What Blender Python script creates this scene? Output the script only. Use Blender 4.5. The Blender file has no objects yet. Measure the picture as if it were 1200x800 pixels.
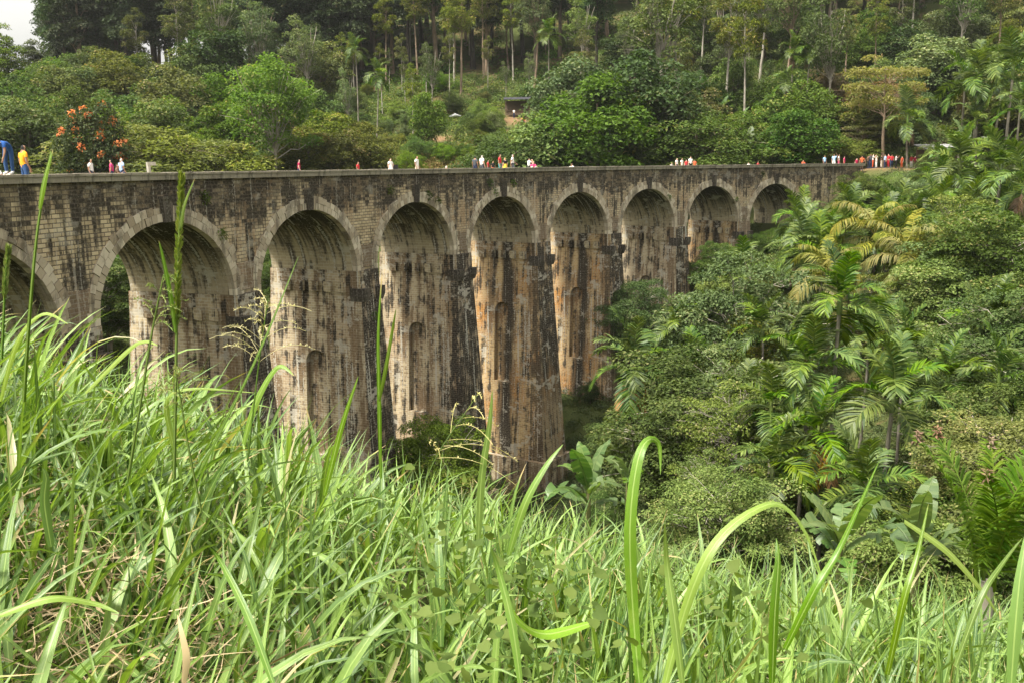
import bpy, bmesh, math, random
import numpy as np
from mathutils import Vector, Matrix

C = bpy.context.scene.collection
PI = math.pi
R_ = math.radians
RNG = np.random.default_rng(7)

# ------------------------------------------------------------------ camera model
F, PITCH, ROLL = 1113.3, 0.1818, -0.0115


def at(px, py, Y):
    """world point seen at photograph pixel (px, py) whose world depth is Y"""
    u, v = px - 600.0, py - 400.0
    cr, sr = math.cos(ROLL), math.sin(ROLL)
    x, y = u * cr + v * sr, -u * sr + v * cr
    dx, dy = x / F, -y / F
    c, s = math.cos(PITCH), math.sin(PITCH)
    yy, zz = c + dy * s, -s + dy * c
    k = Y / yy
    return np.array([dx * k, Y, zz * k])


# ------------------------------------------------------------------ bridge plan
X0, Y0, HEAD, CURV = -14.8708, 41.2519, 1.2481, -0.0072
PD, HALF, RISE = 11.154, 4.57, 3.846
ZPAR, ZCROWN = -0.0928, -2.1279
ZSPR = ZCROWN - RISE
ZIMP = -7.32
BW = 6.3
ZDECK = -0.80


def bend(P):
    """(s, w, z) -> world"""
    P = np.asarray(P, float).reshape(-1, 3)
    s, w, z = P[:, 0], P[:, 1], P[:, 2]
    th = HEAD + CURV * s
    x = X0 + (np.sin(th) - math.sin(HEAD)) / CURV - np.sin(th) * w
    y = Y0 - (np.cos(th) - math.cos(HEAD)) / CURV + np.cos(th) * w
    return np.stack([x, y, z], 1)


# ------------------------------------------------------------------ terrain
def z_near(x, y):
    x = np.asarray(x, float); y = np.asarray(y, float)
    return -2.93 - 0.22 * np.clip(x, -14, 10) - 0.13 * (y - 2.5) + .72 * np.clip(-x / 2.7, 0, 1)


CP = [(-20, 20, -5), (-18, 30, -8), (-15, 41, -14), (-11, 52, -21), (-6, 62, -26), (2.5, 76, -26.3), (9, 85, -20),
      (17, 93, -14), (25, 101, -9.8), (30, 104, -8), (37, 110, -4.5), (42, 114.5, -1.0), (48, 118, -.8), (57, 122, -.8), (75, 128, 0.3),
      (43, 121, -.9), (36, 116, -4),
      (45, 100, -3.6), (50, 85, -4), (60, 95, 0), (42, 70, -8), (55, 70, -3), (30, 75, -13), (33, 55, -13), (45, 50, -8),
      (22, 50, -17.5), (22, 35, -14.5), (32, 35, -11), (14, 45, -20), (10, 30, -15.5), (16, 22, -12), (8, 20, -11), (25, 22, -10.5),
      (7, 13, -7.3), (13, 12, -7.5), (0, 14, -6.5), (0, 25, -14), (0, 40, -21), (-5, 50, -24), (-10, 40, -18), (-8, 25, -10),
      (-6, 14, -4.3), (-12, 12, -1.5), (-14, 20, -3.5), (80, 60, 8), (80, 20, -4), (110, 100, 14), (60, 10, -6), (40, 0, -6),
      (-30, 62, -14), (-40, 90, -9), (-20, 90, -16), (0, 100, -17), (15, 115, -9), (30, 127, -3),
      (-60, 122, -3), (-40, 126, -3), (-20, 128, -3), (0, 130, -3), (20, 133, -2), (45, 142, 3), (70, 147, 6),
      (-80, 185, 11), (-40, 187, 13), (0, 187, 13), (40, 187, 17), (90, 187, 22),
      (-150, 250, 12), (-100, 250, 18), (-40, 250, 34), (0, 250, 42), (50, 250, 48), (130, 250, 52),
      (-170, 330, 6), (-100, 330, 20), (-50, 330, 40), (0, 330, 60), (100, 330, 70), (0, 520, 30), (-200, 520, -10), (200, 520, 40),
      (-110, 180, 7), (-70, 150, 4), (-100, 120, 0), (-120, 60, 0), (-60, 30, 2), (-40, 10, 6), (-60, -40, 12), (0, -40, 4), (60, -40, -2), (200, 100, 30), (200, 0, 0)]
for _x in (-8, -3, 0, 3, 7):
    for _y in (-8, 0, 3, 6):
        CP.append((_x, _y, float(z_near(_x, _y))))
CP = np.array(CP, float)
_d = np.hypot(CP[:, None, 0] - CP[None, :, 0], CP[:, None, 1] - CP[None, :, 1])
_n = len(CP)
_A = np.zeros((_n + 3, _n + 3))
_A[:_n, :_n] = -np.sqrt(_d ** 2 + 4.0) + 0.0 * np.eye(_n)
_A[:_n, _n] = 1; _A[:_n, _n + 1:] = CP[:, :2]
_A[_n:, :_n] = _A[:_n, _n:].T
_w = np.linalg.solve(_A, np.concatenate([CP[:, 2], np.zeros(3)]))


def ground(x, y):
    x = np.atleast_1d(np.asarray(x, float)); y = np.atleast_1d(np.asarray(y, float))
    sh = x.shape
    x = x.ravel(); y = y.ravel()
    out = np.zeros(len(x))
    for a in range(0, len(x), 20000):
        xx, yy = x[a:a + 20000], y[a:a + 20000]
        d = np.sqrt((xx[:, None] - CP[None, :, 0]) ** 2 + (yy[:, None] - CP[None, :, 1]) ** 2 + 4.0)
        out[a:a + 20000] = -d @ _w[:_n] + _w[_n] + _w[_n + 1] * xx + _w[_n + 2] * yy
    far = np.clip((y - 120) / 60, 0, 1)
    out += far * (1.2 * np.sin(x * .11 + y * .05) + .9 * np.sin(x * .05 - y * .13 + 1))
    return out.reshape(sh)


def g1(x, y):
    return float(ground(x, y)[0])


# ------------------------------------------------------------------ mesh buffer
class Buf:
    def __init__(self):
        self.v = []; self.f4 = []; self.f3 = []; self.n = 0
        self.var = []; self.m4 = []; self.m3 = []; self.uv4 = []; self.uv3 = []

    def add(self, v, f, var=None, mat=0, uv=None):
        v = np.asarray(v, float).reshape(-1, 3)
        f = np.asarray(f, int)
        if f.size == 0:
            return
        self.v.append(v)
        self.var.append(np.full(len(v), .5) if var is None else np.broadcast_to(np.asarray(var, float), (len(v),)))
        if f.shape[1] == 4:
            self.f4.append(f + self.n); self.m4.append(np.full(len(f), mat))
            self.uv4.append(np.zeros((len(f) * 4, 2)) if uv is None else np.asarray(uv, float).reshape(-1, 2))
        else:
            self.f3.append(f + self.n); self.m3.append(np.full(len(f), mat))
            self.uv3.append(np.zeros((len(f) * 3, 2)) if uv is None else np.asarray(uv, float).reshape(-1, 2))
        self.n += len(v)

    def mesh(self, name, mats, smooth=False, xf=None):
        v = np.concatenate(self.v) if self.v else np.zeros((0, 3))
        if xf is not None:
            v = xf(v)
        f4 = np.concatenate(self.f4) if self.f4 else np.zeros((0, 4), int)
        f3 = np.concatenate(self.f3) if self.f3 else np.zeros((0, 3), int)
        me = bpy.data.meshes.new(name)
        me.vertices.add(len(v)); me.vertices.foreach_set('co', v.astype(np.float32).ravel())
        loops = np.concatenate([f4.ravel(), f3.ravel()])
        me.loops.add(len(loops)); me.loops.foreach_set('vertex_index', loops.astype(np.int32))
        nf = len(f4) + len(f3)
        me.polygons.add(nf)
        st = np.concatenate([np.arange(len(f4)) * 4, len(f4) * 4 + np.arange(len(f3)) * 3])
        me.polygons.foreach_set('loop_start', st.astype(np.int32))
        mi = np.concatenate([np.concatenate(self.m4) if self.m4 else np.zeros(0), np.concatenate(self.m3) if self.m3 else np.zeros(0)])
        me.polygons.foreach_set('material_index', mi.astype(np.int32))
        me.polygons.foreach_set('use_smooth', np.full(nf, smooth))
        a = me.attributes.new('var', 'FLOAT', 'POINT')
        if len(v):
            a.data.foreach_set('value', np.concatenate(self.var).astype(np.float32))
        uvl = me.uv_layers.new(name='UVMap')
        uv = np.concatenate([np.concatenate(self.uv4) if self.uv4 else np.zeros((0, 2)), np.concatenate(self.uv3) if self.uv3 else np.zeros((0, 2))])
        uvl.data.foreach_set('uv', uv.astype(np.float32).ravel())
        for m in (mats if isinstance(mats, (list, tuple)) else [mats]):
            me.materials.append(m)
        me.update(calc_edges=True)
        me.validate()
        return me


def link(name, me, parent=None, loc=None):
    o = bpy.data.objects.new(name, me)
    C.objects.link(o)
    if parent is not None:
        o.parent = parent
    if loc is not None:
        o.location = [float(q) for q in loc]
    return o


def tag(o, label=None, cat=None, group=None, kind=None):
    if label: o['label'] = label
    if cat: o['category'] = cat
    if group: o['group'] = group
    if kind: o['kind'] = kind
    return o


def empty(name, loc, label, cat, group=None, rz=0.0, sc=1.0):
    o = bpy.data.objects.new(name, None); C.objects.link(o)
    o.empty_display_size = .3
    o.location = [float(q) for q in loc]; o.rotation_euler = (0, 0, rz)
    o.scale = (sc, sc, sc) if np.isscalar(sc) else tuple(sc)
    return tag(o, label, cat, group)


def unit(a):
    return a / (np.linalg.norm(a, axis=-1, keepdims=True) + 1e-9)


def tube(buf, pts, rad, n=7, mat=0, var=.5, cap=True):
    pts = np.asarray(pts, float); k = len(pts)
    rad = np.broadcast_to(np.asarray(rad, float), (k,))
    t = unit(np.gradient(pts, axis=0))
    ref = np.array([0, 0, 1.0]) if abs(t[0][2]) < .8 else np.array([1.0, 0, 0])
    s = unit(np.cross(t, ref)); b = np.cross(t, s)
    an = np.arange(n) * 2 * PI / n
    V = pts[:, None] + rad[:, None, None] * (np.cos(an)[None, :, None] * s[:, None] + np.sin(an)[None, :, None] * b[:, None])
    i = np.arange(k - 1)[:, None] * n; j = np.arange(n)[None]; j2 = (j + 1) % n
    f = np.stack([i + j, i + j2, i + n + j2, i + n + j], -1).reshape(-1, 4)
    arc = np.concatenate([[0], np.cumsum(np.linalg.norm(np.diff(pts, axis=0), axis=1))])
    cu = np.broadcast_to(j / n, (k - 1, n)); cu2 = cu + 1 / n
    a0 = np.broadcast_to(arc[:-1, None], (k - 1, n)); a1 = np.broadcast_to(arc[1:, None], (k - 1, n))
    uv = np.stack([np.stack([cu, a0], -1), np.stack([cu2, a0], -1), np.stack([cu2, a1], -1), np.stack([cu, a1], -1)], 2)
    buf.add(V.reshape(-1, 3), f, var, mat, uv.reshape(-1, 2))
    if cap:
        for e in (0, k - 1):
            r = V[e]; c = pts[e][None]
            ff = [[n, (q + 1) % n, q] if e == 0 else [n, q, (q + 1) % n] for q in range(n)]
            buf.add(np.concatenate([r, c]), ff, var, mat)


def box(buf, lo, hi, mat=0, var=.5):
    (a, b, c), (d, e, f) = lo, hi
    v = [(a, b, c), (d, b, c), (d, e, c), (a, e, c), (a, b, f), (d, b, f), (d, e, f), (a, e, f)]
    hexa(buf, v, mat, var)


def hexa(buf, v, mat=0, var=.5):
    v = np.asarray(v, float)
    for q in ((0, 3, 2, 1), (4, 5, 6, 7), (0, 1, 5, 4), (1, 2, 6, 5), (2, 3, 7, 6), (3, 0, 4, 7)):
        p = v[list(q)]
        n = np.cross(p[1] - p[0], p[2] - p[0]); ax = int(np.argmax(np.abs(n)))
        uv = p[:, [1, 2]] if ax == 0 else (p[:, [0, 2]] if ax == 1 else p[:, [0, 1]])
        buf.add(p, [[0, 1, 2, 3]], var, mat, uv)


# ------------------------------------------------------------------ materials
def new_mat(name):
    m = bpy.data.materials.new(name); m.use_nodes = True
    nt = m.node_tree
    for n in list(nt.nodes):
        nt.nodes.remove(n)
    out = nt.nodes.new('ShaderNodeOutputMaterial')
    return m, nt, out


class G:
    """tiny node helper"""
    def __init__(self, nt): self.nt = nt
    def n(self, t, **kw):
        nd = self.nt.nodes.new(t)
        for k, v in kw.items():
            setattr(nd, k, v)
        return nd
    def set(self, sock, v):
        if isinstance(v, bpy.types.NodeSocket): self.nt.links.new(v, sock)
        else: sock.default_value = v
    def math(self, op, a, b=0.0, c=None):
        m = self.n('ShaderNodeMath', operation=op); self.set(m.inputs[0], a); self.set(m.inputs[1], b)
        if c is not None: self.set(m.inputs[2], c)
        return m.outputs[0]
    def mix(self, f, a, b, mode='MIX'):
        m = self.n('ShaderNodeMix', data_type='RGBA', blend_type=mode)
        self.set(m.inputs[0], f); self.set(m.inputs[6], a); self.set(m.inputs[7], b)
        return m.outputs[2]
    def noise(self, vec, scale, detail=4, rough=.55):
        m = self.n('ShaderNodeTexNoise'); self.set(m.inputs['Vector'], vec)
        m.inputs['Scale'].default_value = scale; m.inputs['Detail'].default_value = detail; m.inputs['Roughness'].default_value = rough
        return m.outputs[0]
    def map(self, vec, sc, loc=(0, 0, 0)):
        m = self.n('ShaderNodeMapping'); self.set(m.inputs[0], vec); m.inputs[1].default_value = loc; m.inputs[3].default_value = sc
        return m.outputs[0]
    def step(self, x, a, b, smooth=True):
        m = self.n('ShaderNodeMapRange', interpolation_type='SMOOTHSTEP' if smooth else 'LINEAR')
        self.set(m.inputs[0], x); m.inputs[1].default_value = a; m.inputs[2].default_value = b
        return m.outputs[0]
    def attr(self, name):
        return self.n('ShaderNodeAttribute', attribute_name=name)
    def sep(self, v):
        s = self.n('ShaderNodeSeparateXYZ'); self.set(s.inputs[0], v); return s.outputs
    def bsdf(self, col, rough=.8, spec=.3, normal=None):
        b = self.n('ShaderNodeBsdfPrincipled'); self.set(b.inputs['Base Color'], col); self.set(b.inputs['Roughness'], rough)
        b.inputs['Specular IOR Level'].default_value = spec
        if normal is not None: self.set(b.inputs['Normal'], normal)
        return b.outputs[0]
    def bump(self, h, strength=.5, dist=.02):
        b = self.n('ShaderNodeBump'); b.inputs['Strength'].default_value = strength; b.inputs['Distance'].default_value = dist
        self.set(b.inputs['Height'], h); return b.outputs[0]


def c4(c): return (c[0], c[1], c[2], 1.0)


def foliage(name, a, b, c=None, trans=.3, rough=.62, spec=.12, objvar=.35, third=.92, tscale=(1.5, 1.6, .7), blade=False):
    """leaf colour runs a -> b over each leaf's own random value; c is an odd dry / flushed leaf"""
    m, nt, out = new_mat(name); g = G(nt)
    var = g.attr('var').outputs['Fac']
    col = g.mix(g.step(var, .0, .9, False), c4(a), c4(b))
    if c is not None:
        col = g.mix(g.math('GREATER_THAN', var, third), col, c4(c))
    oi = g.n('ShaderNodeObjectInfo')
    hsv = g.n('ShaderNodeHueSaturation')
    rnd = oi.outputs['Random']
    g.set(hsv.inputs['Hue'], g.math('MULTIPLY_ADD', rnd, .035, .4825))
    r2 = g.math('FRACT', g.math('MULTIPLY', rnd, 7.31))
    g.set(hsv.inputs['Value'], g.math('MULTIPLY_ADD', r2, objvar * 2, 1 - objvar))
    g.set(hsv.inputs['Saturation'], g.math('MULTIPLY_ADD', g.math('FRACT', g.math('MULTIPLY', rnd, 3.17)), .3, .8))
    g.set(hsv.inputs['Color'], col)
    col = hsv.outputs[0]
    nrm = None
    if blade:
        uvn = g.n('ShaderNodeUVMap').outputs[0]
        u = g.sep(uvn)[0]
        tipf = g.step(g.math('ADD', g.sep(uvn)[1], g.math('MULTIPLY', g.math('FRACT', g.math('MULTIPLY', var, 37.0)), .45)), 1.22, 1.36)
        mid = g.math('SUBTRACT', 1.0, g.step(g.math('ABSOLUTE', g.math('SUBTRACT', u, .5)), .03, .09))
        vein = g.math('MULTIPLY_ADD', g.math('SINE', g.math('MULTIPLY', u, 75.0)), .5, .5)
        co = g.n('ShaderNodeTexCoord').outputs['Object']
        nn = g.noise(co, 14.0, 3)
        col = g.mix(g.math('MULTIPLY', vein, .14), col, (.22, .32, .06, 1))
        col = g.mix(g.math('MULTIPLY', g.step(nn, .5, .75), .25), col, (.22, .26, .05, 1))
        col = g.mix(g.math('MULTIPLY', mid, .6), col, (.32, .42, .13, 1))
        col = g.mix(tipf, col, (.42, .31, .14, 1))
        nrm = g.bump(g.math('ADD', vein, g.math('MULTIPLY', mid, -2.0)), .35, .002)
    p = g.bsdf(col, rough, spec, nrm)
    tr = g.n('ShaderNodeBsdfTranslucent')
    tc = g.mix(1.0, col, (tscale[0], tscale[1], tscale[2], 1), 'MULTIPLY')
    g.set(tr.inputs[0], tc)
    ms = g.n('ShaderNodeMixShader'); ms.inputs[0].default_value = trans
    nt.links.new(p, ms.inputs[1]); nt.links.new(tr.outputs[0], ms.inputs[2])
    nt.links.new(ms.outputs[0], out.inputs[0])
    return m


def bark(name, a, b, scale=3.0):
    m, nt, out = new_mat(name); g = G(nt)
    co = g.n('ShaderNodeTexCoord').outputs['Object']
    n = g.noise(g.map(co, (1, 1, .25)), scale, 5)
    n2 = g.noise(co, scale * .25, 2)
    col = g.mix(g.step(n, .35, .65), c4(a), c4(b))
    col = g.mix(g.math('MULTIPLY', g.step(n2, .5, .7), .35), col, (.06, .075, .035, 1))
    nt.links.new(g.bsdf(col, .9, .2, g.bump(n, .5, .03)), out.inputs[0])
    return m


def plain(name, col, rough=.8, var=.25, scale=8.0):
    m, nt, out = new_mat(name); g = G(nt)
    co = g.n('ShaderNodeTexCoord').outputs['Object']
    n = g.noise(co, scale, 3)
    k = 1 - var
    cc = g.mix(n, c4([q * k for q in col]), c4([min(1, q * (1 + var)) for q in col]))
    nt.links.new(g.bsdf(cc, rough, .3), out.inputs[0])
    return m


def masonry(name, a, b, mortar, bw=.42, bh=.17, dark=.5, top_band=False, lime=.3, rust=.0, soot=0.0, edge_soot=0.0,
            drain=0.0, moss=0.0, fade=False, msize=.016, brown=0.0, varcol=0.0, mossup=False, dt=.495):
    m, nt, out = new_mat(name); g = G(nt)
    uv = g.n('ShaderNodeUVMap').outputs[0]
    br = g.n('ShaderNodeTexBrick'); nt.links.new(uv, br.inputs['Vector'])
    br.inputs['Scale'].default_value = 1.0; br.inputs['Mortar Size'].default_value = msize
    br.inputs['Mortar Smooth'].default_value = .4; br.inputs['Bias'].default_value = -.1
    br.inputs['Brick Width'].default_value = bw; br.inputs['Row Height'].default_value = bh
    br.inputs['Color1'].default_value = c4(a); br.inputs['Color2'].default_value = c4(b)
    br.inputs['Mortar'].default_value = c4(mortar)
    mort = br.outputs['Fac']
    x, y = g.sep(uv)[0], g.sep(uv)[1]
    big = g.noise(uv, .22, 4, .6)
    blotch = g.noise(uv, .9, 6, .65)
    grain = g.noise(uv, 9.0, 3, .6)
    # block by block value, so that weathering breaks along the joints
    vb = g.n('ShaderNodeTexWhiteNoise', noise_dimensions='2D')
    fl = g.n('ShaderNodeVectorMath', operation='FLOOR'); g.set(fl.inputs[0], g.map(uv, (1 / bw, 1 / bh, 1)))
    nt.links.new(fl.outputs[0], vb.inputs['Vector']); br2 = vb.outputs['Value']
    streak = g.noise(g.map(uv, (2.2, .16, 1)), 1.0, 4, .6)
    streak2 = g.noise(g.map(uv, (3.7, .11, 1), (7, 3, 0)), 1.0, 5, .65)
    col = br.outputs['Color']
    # big patches of warmer and greyer block
    col = g.mix(g.math('MULTIPLY', g.step(big, .4, .62), .4), col, g.mix(grain, (.20, .17, .13, 1), (.32, .27, .2, 1)))
    if rust:
        rm = g.math('MULTIPLY', g.step(g.math('ADD', g.math('MULTIPLY', streak2, .5), g.math('MULTIPLY', big, .5)), .47, .62), rust)
        col = g.mix(rm, col, g.mix(mort, (.42, .18, .035, 1), (.46, .26, .09, 1)))
    if varcol:
        va = g.attr('var').outputs['Fac']
        col = g.mix(varcol, col, g.mix(va, (.26, .20, .13, 1), (.66, .58, .44, 1)))
    if moss:  # streaky algae, blackened and massed toward the crown to paint in vault shade
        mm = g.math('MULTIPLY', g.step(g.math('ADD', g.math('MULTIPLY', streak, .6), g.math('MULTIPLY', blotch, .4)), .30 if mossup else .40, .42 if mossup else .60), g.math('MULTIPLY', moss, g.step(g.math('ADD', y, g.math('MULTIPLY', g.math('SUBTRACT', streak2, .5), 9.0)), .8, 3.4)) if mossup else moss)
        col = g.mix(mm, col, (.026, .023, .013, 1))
    if brown:
        bm_ = g.noise(g.map(uv, (1.1, .13, 1), (11, 5, 0)), 1.0, 6, .62)
        col = g.mix(g.math('MULTIPLY', g.step(g.math('ADD', bm_, g.math('MULTIPLY', g.math('SUBTRACT', br2, .5), .05)), .475, .55), brown), col, g.mix(mort, (.15, .092, .045, 1), (.22, .155, .09, 1)))
    # soot and lichen blackening
    dk = g.math('MULTIPLY', g.step(g.math('ADD', g.math('MULTIPLY', g.math('ADD', blotch, g.math('MULTIPLY', g.math('SUBTRACT', br2, .5), .08)), .40), g.math('MULTIPLY', streak, .60)), dt, dt + .085), dark)
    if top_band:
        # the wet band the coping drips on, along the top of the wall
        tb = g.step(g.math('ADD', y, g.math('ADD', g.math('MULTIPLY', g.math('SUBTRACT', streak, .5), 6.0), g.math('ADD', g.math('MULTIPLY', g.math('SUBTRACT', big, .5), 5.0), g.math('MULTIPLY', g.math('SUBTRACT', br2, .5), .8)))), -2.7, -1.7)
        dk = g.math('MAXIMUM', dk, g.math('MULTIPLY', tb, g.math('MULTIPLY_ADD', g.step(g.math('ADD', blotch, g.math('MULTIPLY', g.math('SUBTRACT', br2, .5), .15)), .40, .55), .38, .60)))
    if soot:
        sk = g.math('MULTIPLY', g.step(g.math('ADD', g.math('MULTIPLY', streak2, .5), g.math('MULTIPLY', blotch, .5)), .40, .49), soot)
        if fade:
            sk = g.math('MULTIPLY', sk, g.step(g.math('ADD', y, g.math('MULTIPLY', g.math('SUBTRACT', streak, .5), 16.0)), -22.0, -15.0))
        dk = g.math('MAXIMUM', dk, sk)
    if edge_soot:
        e = g.math('ADD', g.math('ADD', x, .6), g.math('MULTIPLY', g.math('SUBTRACT', streak2, .5), 6.0))
        e = g.math('ADD', e, g.math('MULTIPLY', g.math('SUBTRACT', blotch, .5), 6.0))
        es = g.math('MULTIPLY', g.math('SUBTRACT', 1.0, g.step(e, .5, 1.1)), edge_soot)
        dk = g.math('MAXIMUM', dk, es)
    if drain:
        d = g.math('ABSOLUTE', g.math('ADD', g.math('SUBTRACT', x, BW * .42), g.math('MULTIPLY', g.math('SUBTRACT', g.noise(g.map(uv, (.6, .22, 1)), 1.0, 4), .5), 1.6)))
        ds = g.math('MULTIPLY', g.math('SUBTRACT', 1.0, g.step(d, .25, .75)), drain)
        dk = g.math('MAXIMUM', dk, ds)
    darkcol = g.mix(mort, g.mix(g.math('MULTIPLY_ADD', br2, .6, g.math('MULTIPLY', grain, .4)), (.009, .008, .006, 1), (.042, .035, .026, 1)), (.085, .07, .052, 1))
    col = g.mix(g.math('MINIMUM', dk, .96), col, darkcol)
    # white lime runs
    lm = g.math('MULTIPLY', g.step(g.math('ADD', g.math('MULTIPLY', streak2, .75), g.math('MULTIPLY', grain, .25)), .555, .60), lime)
    col = g.mix(lm, col, (.48, .45, .37, 1))
    col = g.mix(g.math('MULTIPLY', g.math('SUBTRACT', grain, .5), .8), col, (.5, .45, .36, 1))
    lp = g.math('MULTIPLY', g.step(g.math('ADD', g.noise(g.map(uv, (.45, .55, 1), (3, 9, 0)), 1.0, 6, .7), g.math('MULTIPLY', g.math('SUBTRACT', br2, .5), .09)), .57, .63), lime * .75)
    col = g.mix(lp, col, (.50, .46, .37, 1))
    h = g.math('ADD', g.math('MULTIPLY', mort, -1.0), g.math('MULTIPLY', grain, .35))
    nt.links.new(g.bsdf(col, .92, .15, g.bump(h, .6, .03)), out.inputs[0])
    return m


TAN_A, TAN_B = (.60, .49, .31), (.38, .29, .17)
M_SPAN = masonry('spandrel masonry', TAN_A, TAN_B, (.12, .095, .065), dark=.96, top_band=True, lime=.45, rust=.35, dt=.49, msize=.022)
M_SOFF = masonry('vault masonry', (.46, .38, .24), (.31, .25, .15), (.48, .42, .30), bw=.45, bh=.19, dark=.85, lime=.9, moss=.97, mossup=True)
M_SIDE = masonry('pier flank masonry', (.52, .425, .265), (.32, .245, .145), (.58, .515, .385), bw=.36, bh=.15, dark=.96, lime=.9, rust=.25, edge_soot=.2, brown=.8, dt=.495)
M_SIDEB = masonry('half blackened pier flank masonry', (.50, .40, .245), (.31, .235, .135), (.56, .49, .365), bw=.36, bh=.15, dark=.96, lime=.8, rust=.35, edge_soot=.98, brown=.8, dt=.495)
M_SIDED = masonry('pier flank masonry with drain run', (.53, .37, .175), (.34, .215, .095), (.56, .46, .30), bw=.36, bh=.15, dark=.95, brown=.8, dt=.505, lime=.85, rust=1.0, edge_soot=.75, drain=.97)
M_FRONT = masonry('blackened pier masonry', (.40, .31, .20), (.27, .20, .12), (.46, .40, .30), bw=.36, bh=.15, dark=.9, lime=1.0, soot=.97, rust=.3)
M_FRONTF = masonry('pier masonry black above, brown below', (.42, .31, .17), (.28, .19, .10), (.46, .39, .28), bw=.36, bh=.15, dark=.85, lime=1.0, soot=.97, rust=.6, fade=True)
M_FRONT2 = masonry('part blackened pier masonry', (.34, .24, .15), (.24, .17, .10), (.40, .35, .27), dark=.5, lime=.4, soot=.45, rust=.3)
M_VOUS = masonry('arch ring stone', (.56, .48, .35), (.46, .39, .27), (.3, .26, .2), bw=50, bh=50, dark=.55, lime=.3, rust=.25, varcol=.75)
M_KEY = masonry('blackened keystone', (.06, .05, .04), (.05, .045, .04), (.06, .05, .04), bw=50, bh=50, dark=.8, lime=.15, soot=.6)
M_COPE = masonry('coping stone', (.33, .30, .23), (.26, .23, .17), (.12, .11, .09), bw=1.1, bh=60, dark=.5, lime=.2, msize=.012)
M_DECK = plain('deck gravel', (.28, .25, .21), .95, .4, 30)


def ground_material():
    m, nt, out = new_mat('soil and low growth'); g = G(nt)
    co = g.n('ShaderNodeTexCoord').outputs['Object']
    n1 = g.noise(co, .12, 5); n2 = g.noise(co, .9, 6); n3 = g.noise(co, 7, 4)
    green = g.mix(n3, (.03, .045, .012, 1), (.075, .085, .025, 1))
    soil = g.mix(n3, (.10, .06, .032, 1), (.21, .13, .07, 1))
    f = g.step(g.math('ADD', g.math('MULTIPLY', n1, .6), g.math('MULTIPLY', n2, .4)), .5, .6)
    col = g.mix(g.math('MULTIPLY', f, .5), green, soil)
    # trodden bare earth where the path ends and on the cutting
    for (px, py, Y, r) in ((517, 130, 158, 4), (612, 112, 169, 6), (1040, 204, 119, 8), (505, 175, 138, 6), (680, 130, 165, 5)):
        p = at(px, py, Y); p[2] = g1(p[0], p[1])
        vm = g.n('ShaderNodeVectorMath', operation='DISTANCE'); g.set(vm.inputs[0], co); vm.inputs[1].default_value = tuple(p)
        k = g.math('SUBTRACT', 1.0, g.step(g.math('ADD', vm.outputs['Value'], g.math('MULTIPLY', n2, 4.0)), r * .6, r * 1.3))
        col = g.mix(k, col, soil)
    nt.links.new(g.bsdf(col, .95, .1, g.bump(n3, .6, .1)), out.inputs[0])
    return m


M_GROUND = ground_material()

LEAF = {
    'pine': foliage('pine needles', (.020, .042, .015), (.065, .092, .034), (.09, .085, .03), trans=.2, third=.96),
    'deep': foliage('deep green leaves', (.018, .042, .007), (.07, .108, .020), (.11, .12, .035), trans=.25, third=.94),
    'mid': foliage('mid green leaves', (.026, .055, .006), (.105, .155, .022), (.19, .18, .05), trans=.3, third=.95),
    'olive': foliage('olive green leaves', (.040, .058, .010), (.15, .165, .030), (.24, .19, .07), trans=.3, third=.93),
    'bright': foliage('bright green leaves', (.045, .10, .008), (.14, .21, .022), (.22, .22, .05), trans=.4, objvar=.15, third=.96),
    'grey': foliage('grey green leaves', (.030, .058, .012), (.135, .18, .055), (.19, .20, .08), trans=.25, third=.93),
    'pale': foliage('pale small leaves', (.050, .085, .014), (.20, .25, .075), (.26, .25, .11), trans=.3, third=.93, objvar=.15),
    'yellow': foliage('yellow green leaves', (.11, .13, .018), (.24, .23, .04), (.3, .22, .07), trans=.4, objvar=.2),
    'russet': foliage('russet leaves', (.07, .05, .022), (.14, .09, .04), None, trans=.3),
    'palm': foliage('palm leaflets', (.018, .055, .003), (.135, .19, .017), (.28, .24, .06), trans=.26, rough=.48, spec=.28, third=.93, objvar=.2),
    'palmy': foliage('yellowing palm leaflets', (.09, .11, .018), (.25, .22, .05), (.3, .17, .05), trans=.3, rough=.45, objvar=.2),
    'palmdry': foliage('dry orange palm leaflets', (.36, .19, .025), (.45, .27, .05), None, trans=.3),
    'banana': foliage('banana leaf', (.05, .11, .02), (.14, .20, .05), None, trans=.4, rough=.4, spec=.4, objvar=.2),
    'grass': foliage('grass blades', (.022, .088, .002), (.185, .305, .010), (.40, .33, .16), trans=.30, rough=.36, spec=.5, objvar=.0, third=.95, tscale=(1.3, 1.35, .4), blade=True),
    'straw': foliage('dry straw', (.20, .14, .07), (.50, .40, .23), None, trans=.2, objvar=0),
    'seed': foliage('grass seed', (.12, .18, .025), (.25, .28, .06), (.3, .28, .1), trans=.2, objvar=0),
    'panicle': foliage('dry grass panicle', (.42, .37, .16), (.6, .54, .28), None, trans=.2, objvar=0),
    'flower': foliage('orange blossoms', (.46, .075, .012), (.64, .16, .02), None, trans=.2, objvar=0),
    'tip': foliage('withered brown tip', (.10, .06, .035), (.24, .15, .09), None, trans=.1, objvar=0),
    'dry': foliage('dry hill grass', (.16, .12, .05), (.30, .24, .10), (.10, .12, .03), trans=.25, objvar=0, third=.7),
}
BARK = {'white': bark('whitish bark', (.62, .58, .50), (.42, .39, .33)), 'grey': bark('pale grey bark', (.36, .33, .27), (.22, .19, .15)), 'brown': bark('brown bark', (.13, .10, .07), (.07, .055, .04)),
        'tan': bark('tan bark', (.26, .19, .13), (.15, .11, .075)), 'dark': bark('dark bark', (.06, .05, .04), (.03, .026, .02)),
        'palm': bark('ringed palm bark', (.27, .24, .19), (.14, .125, .095), 5)}


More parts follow.
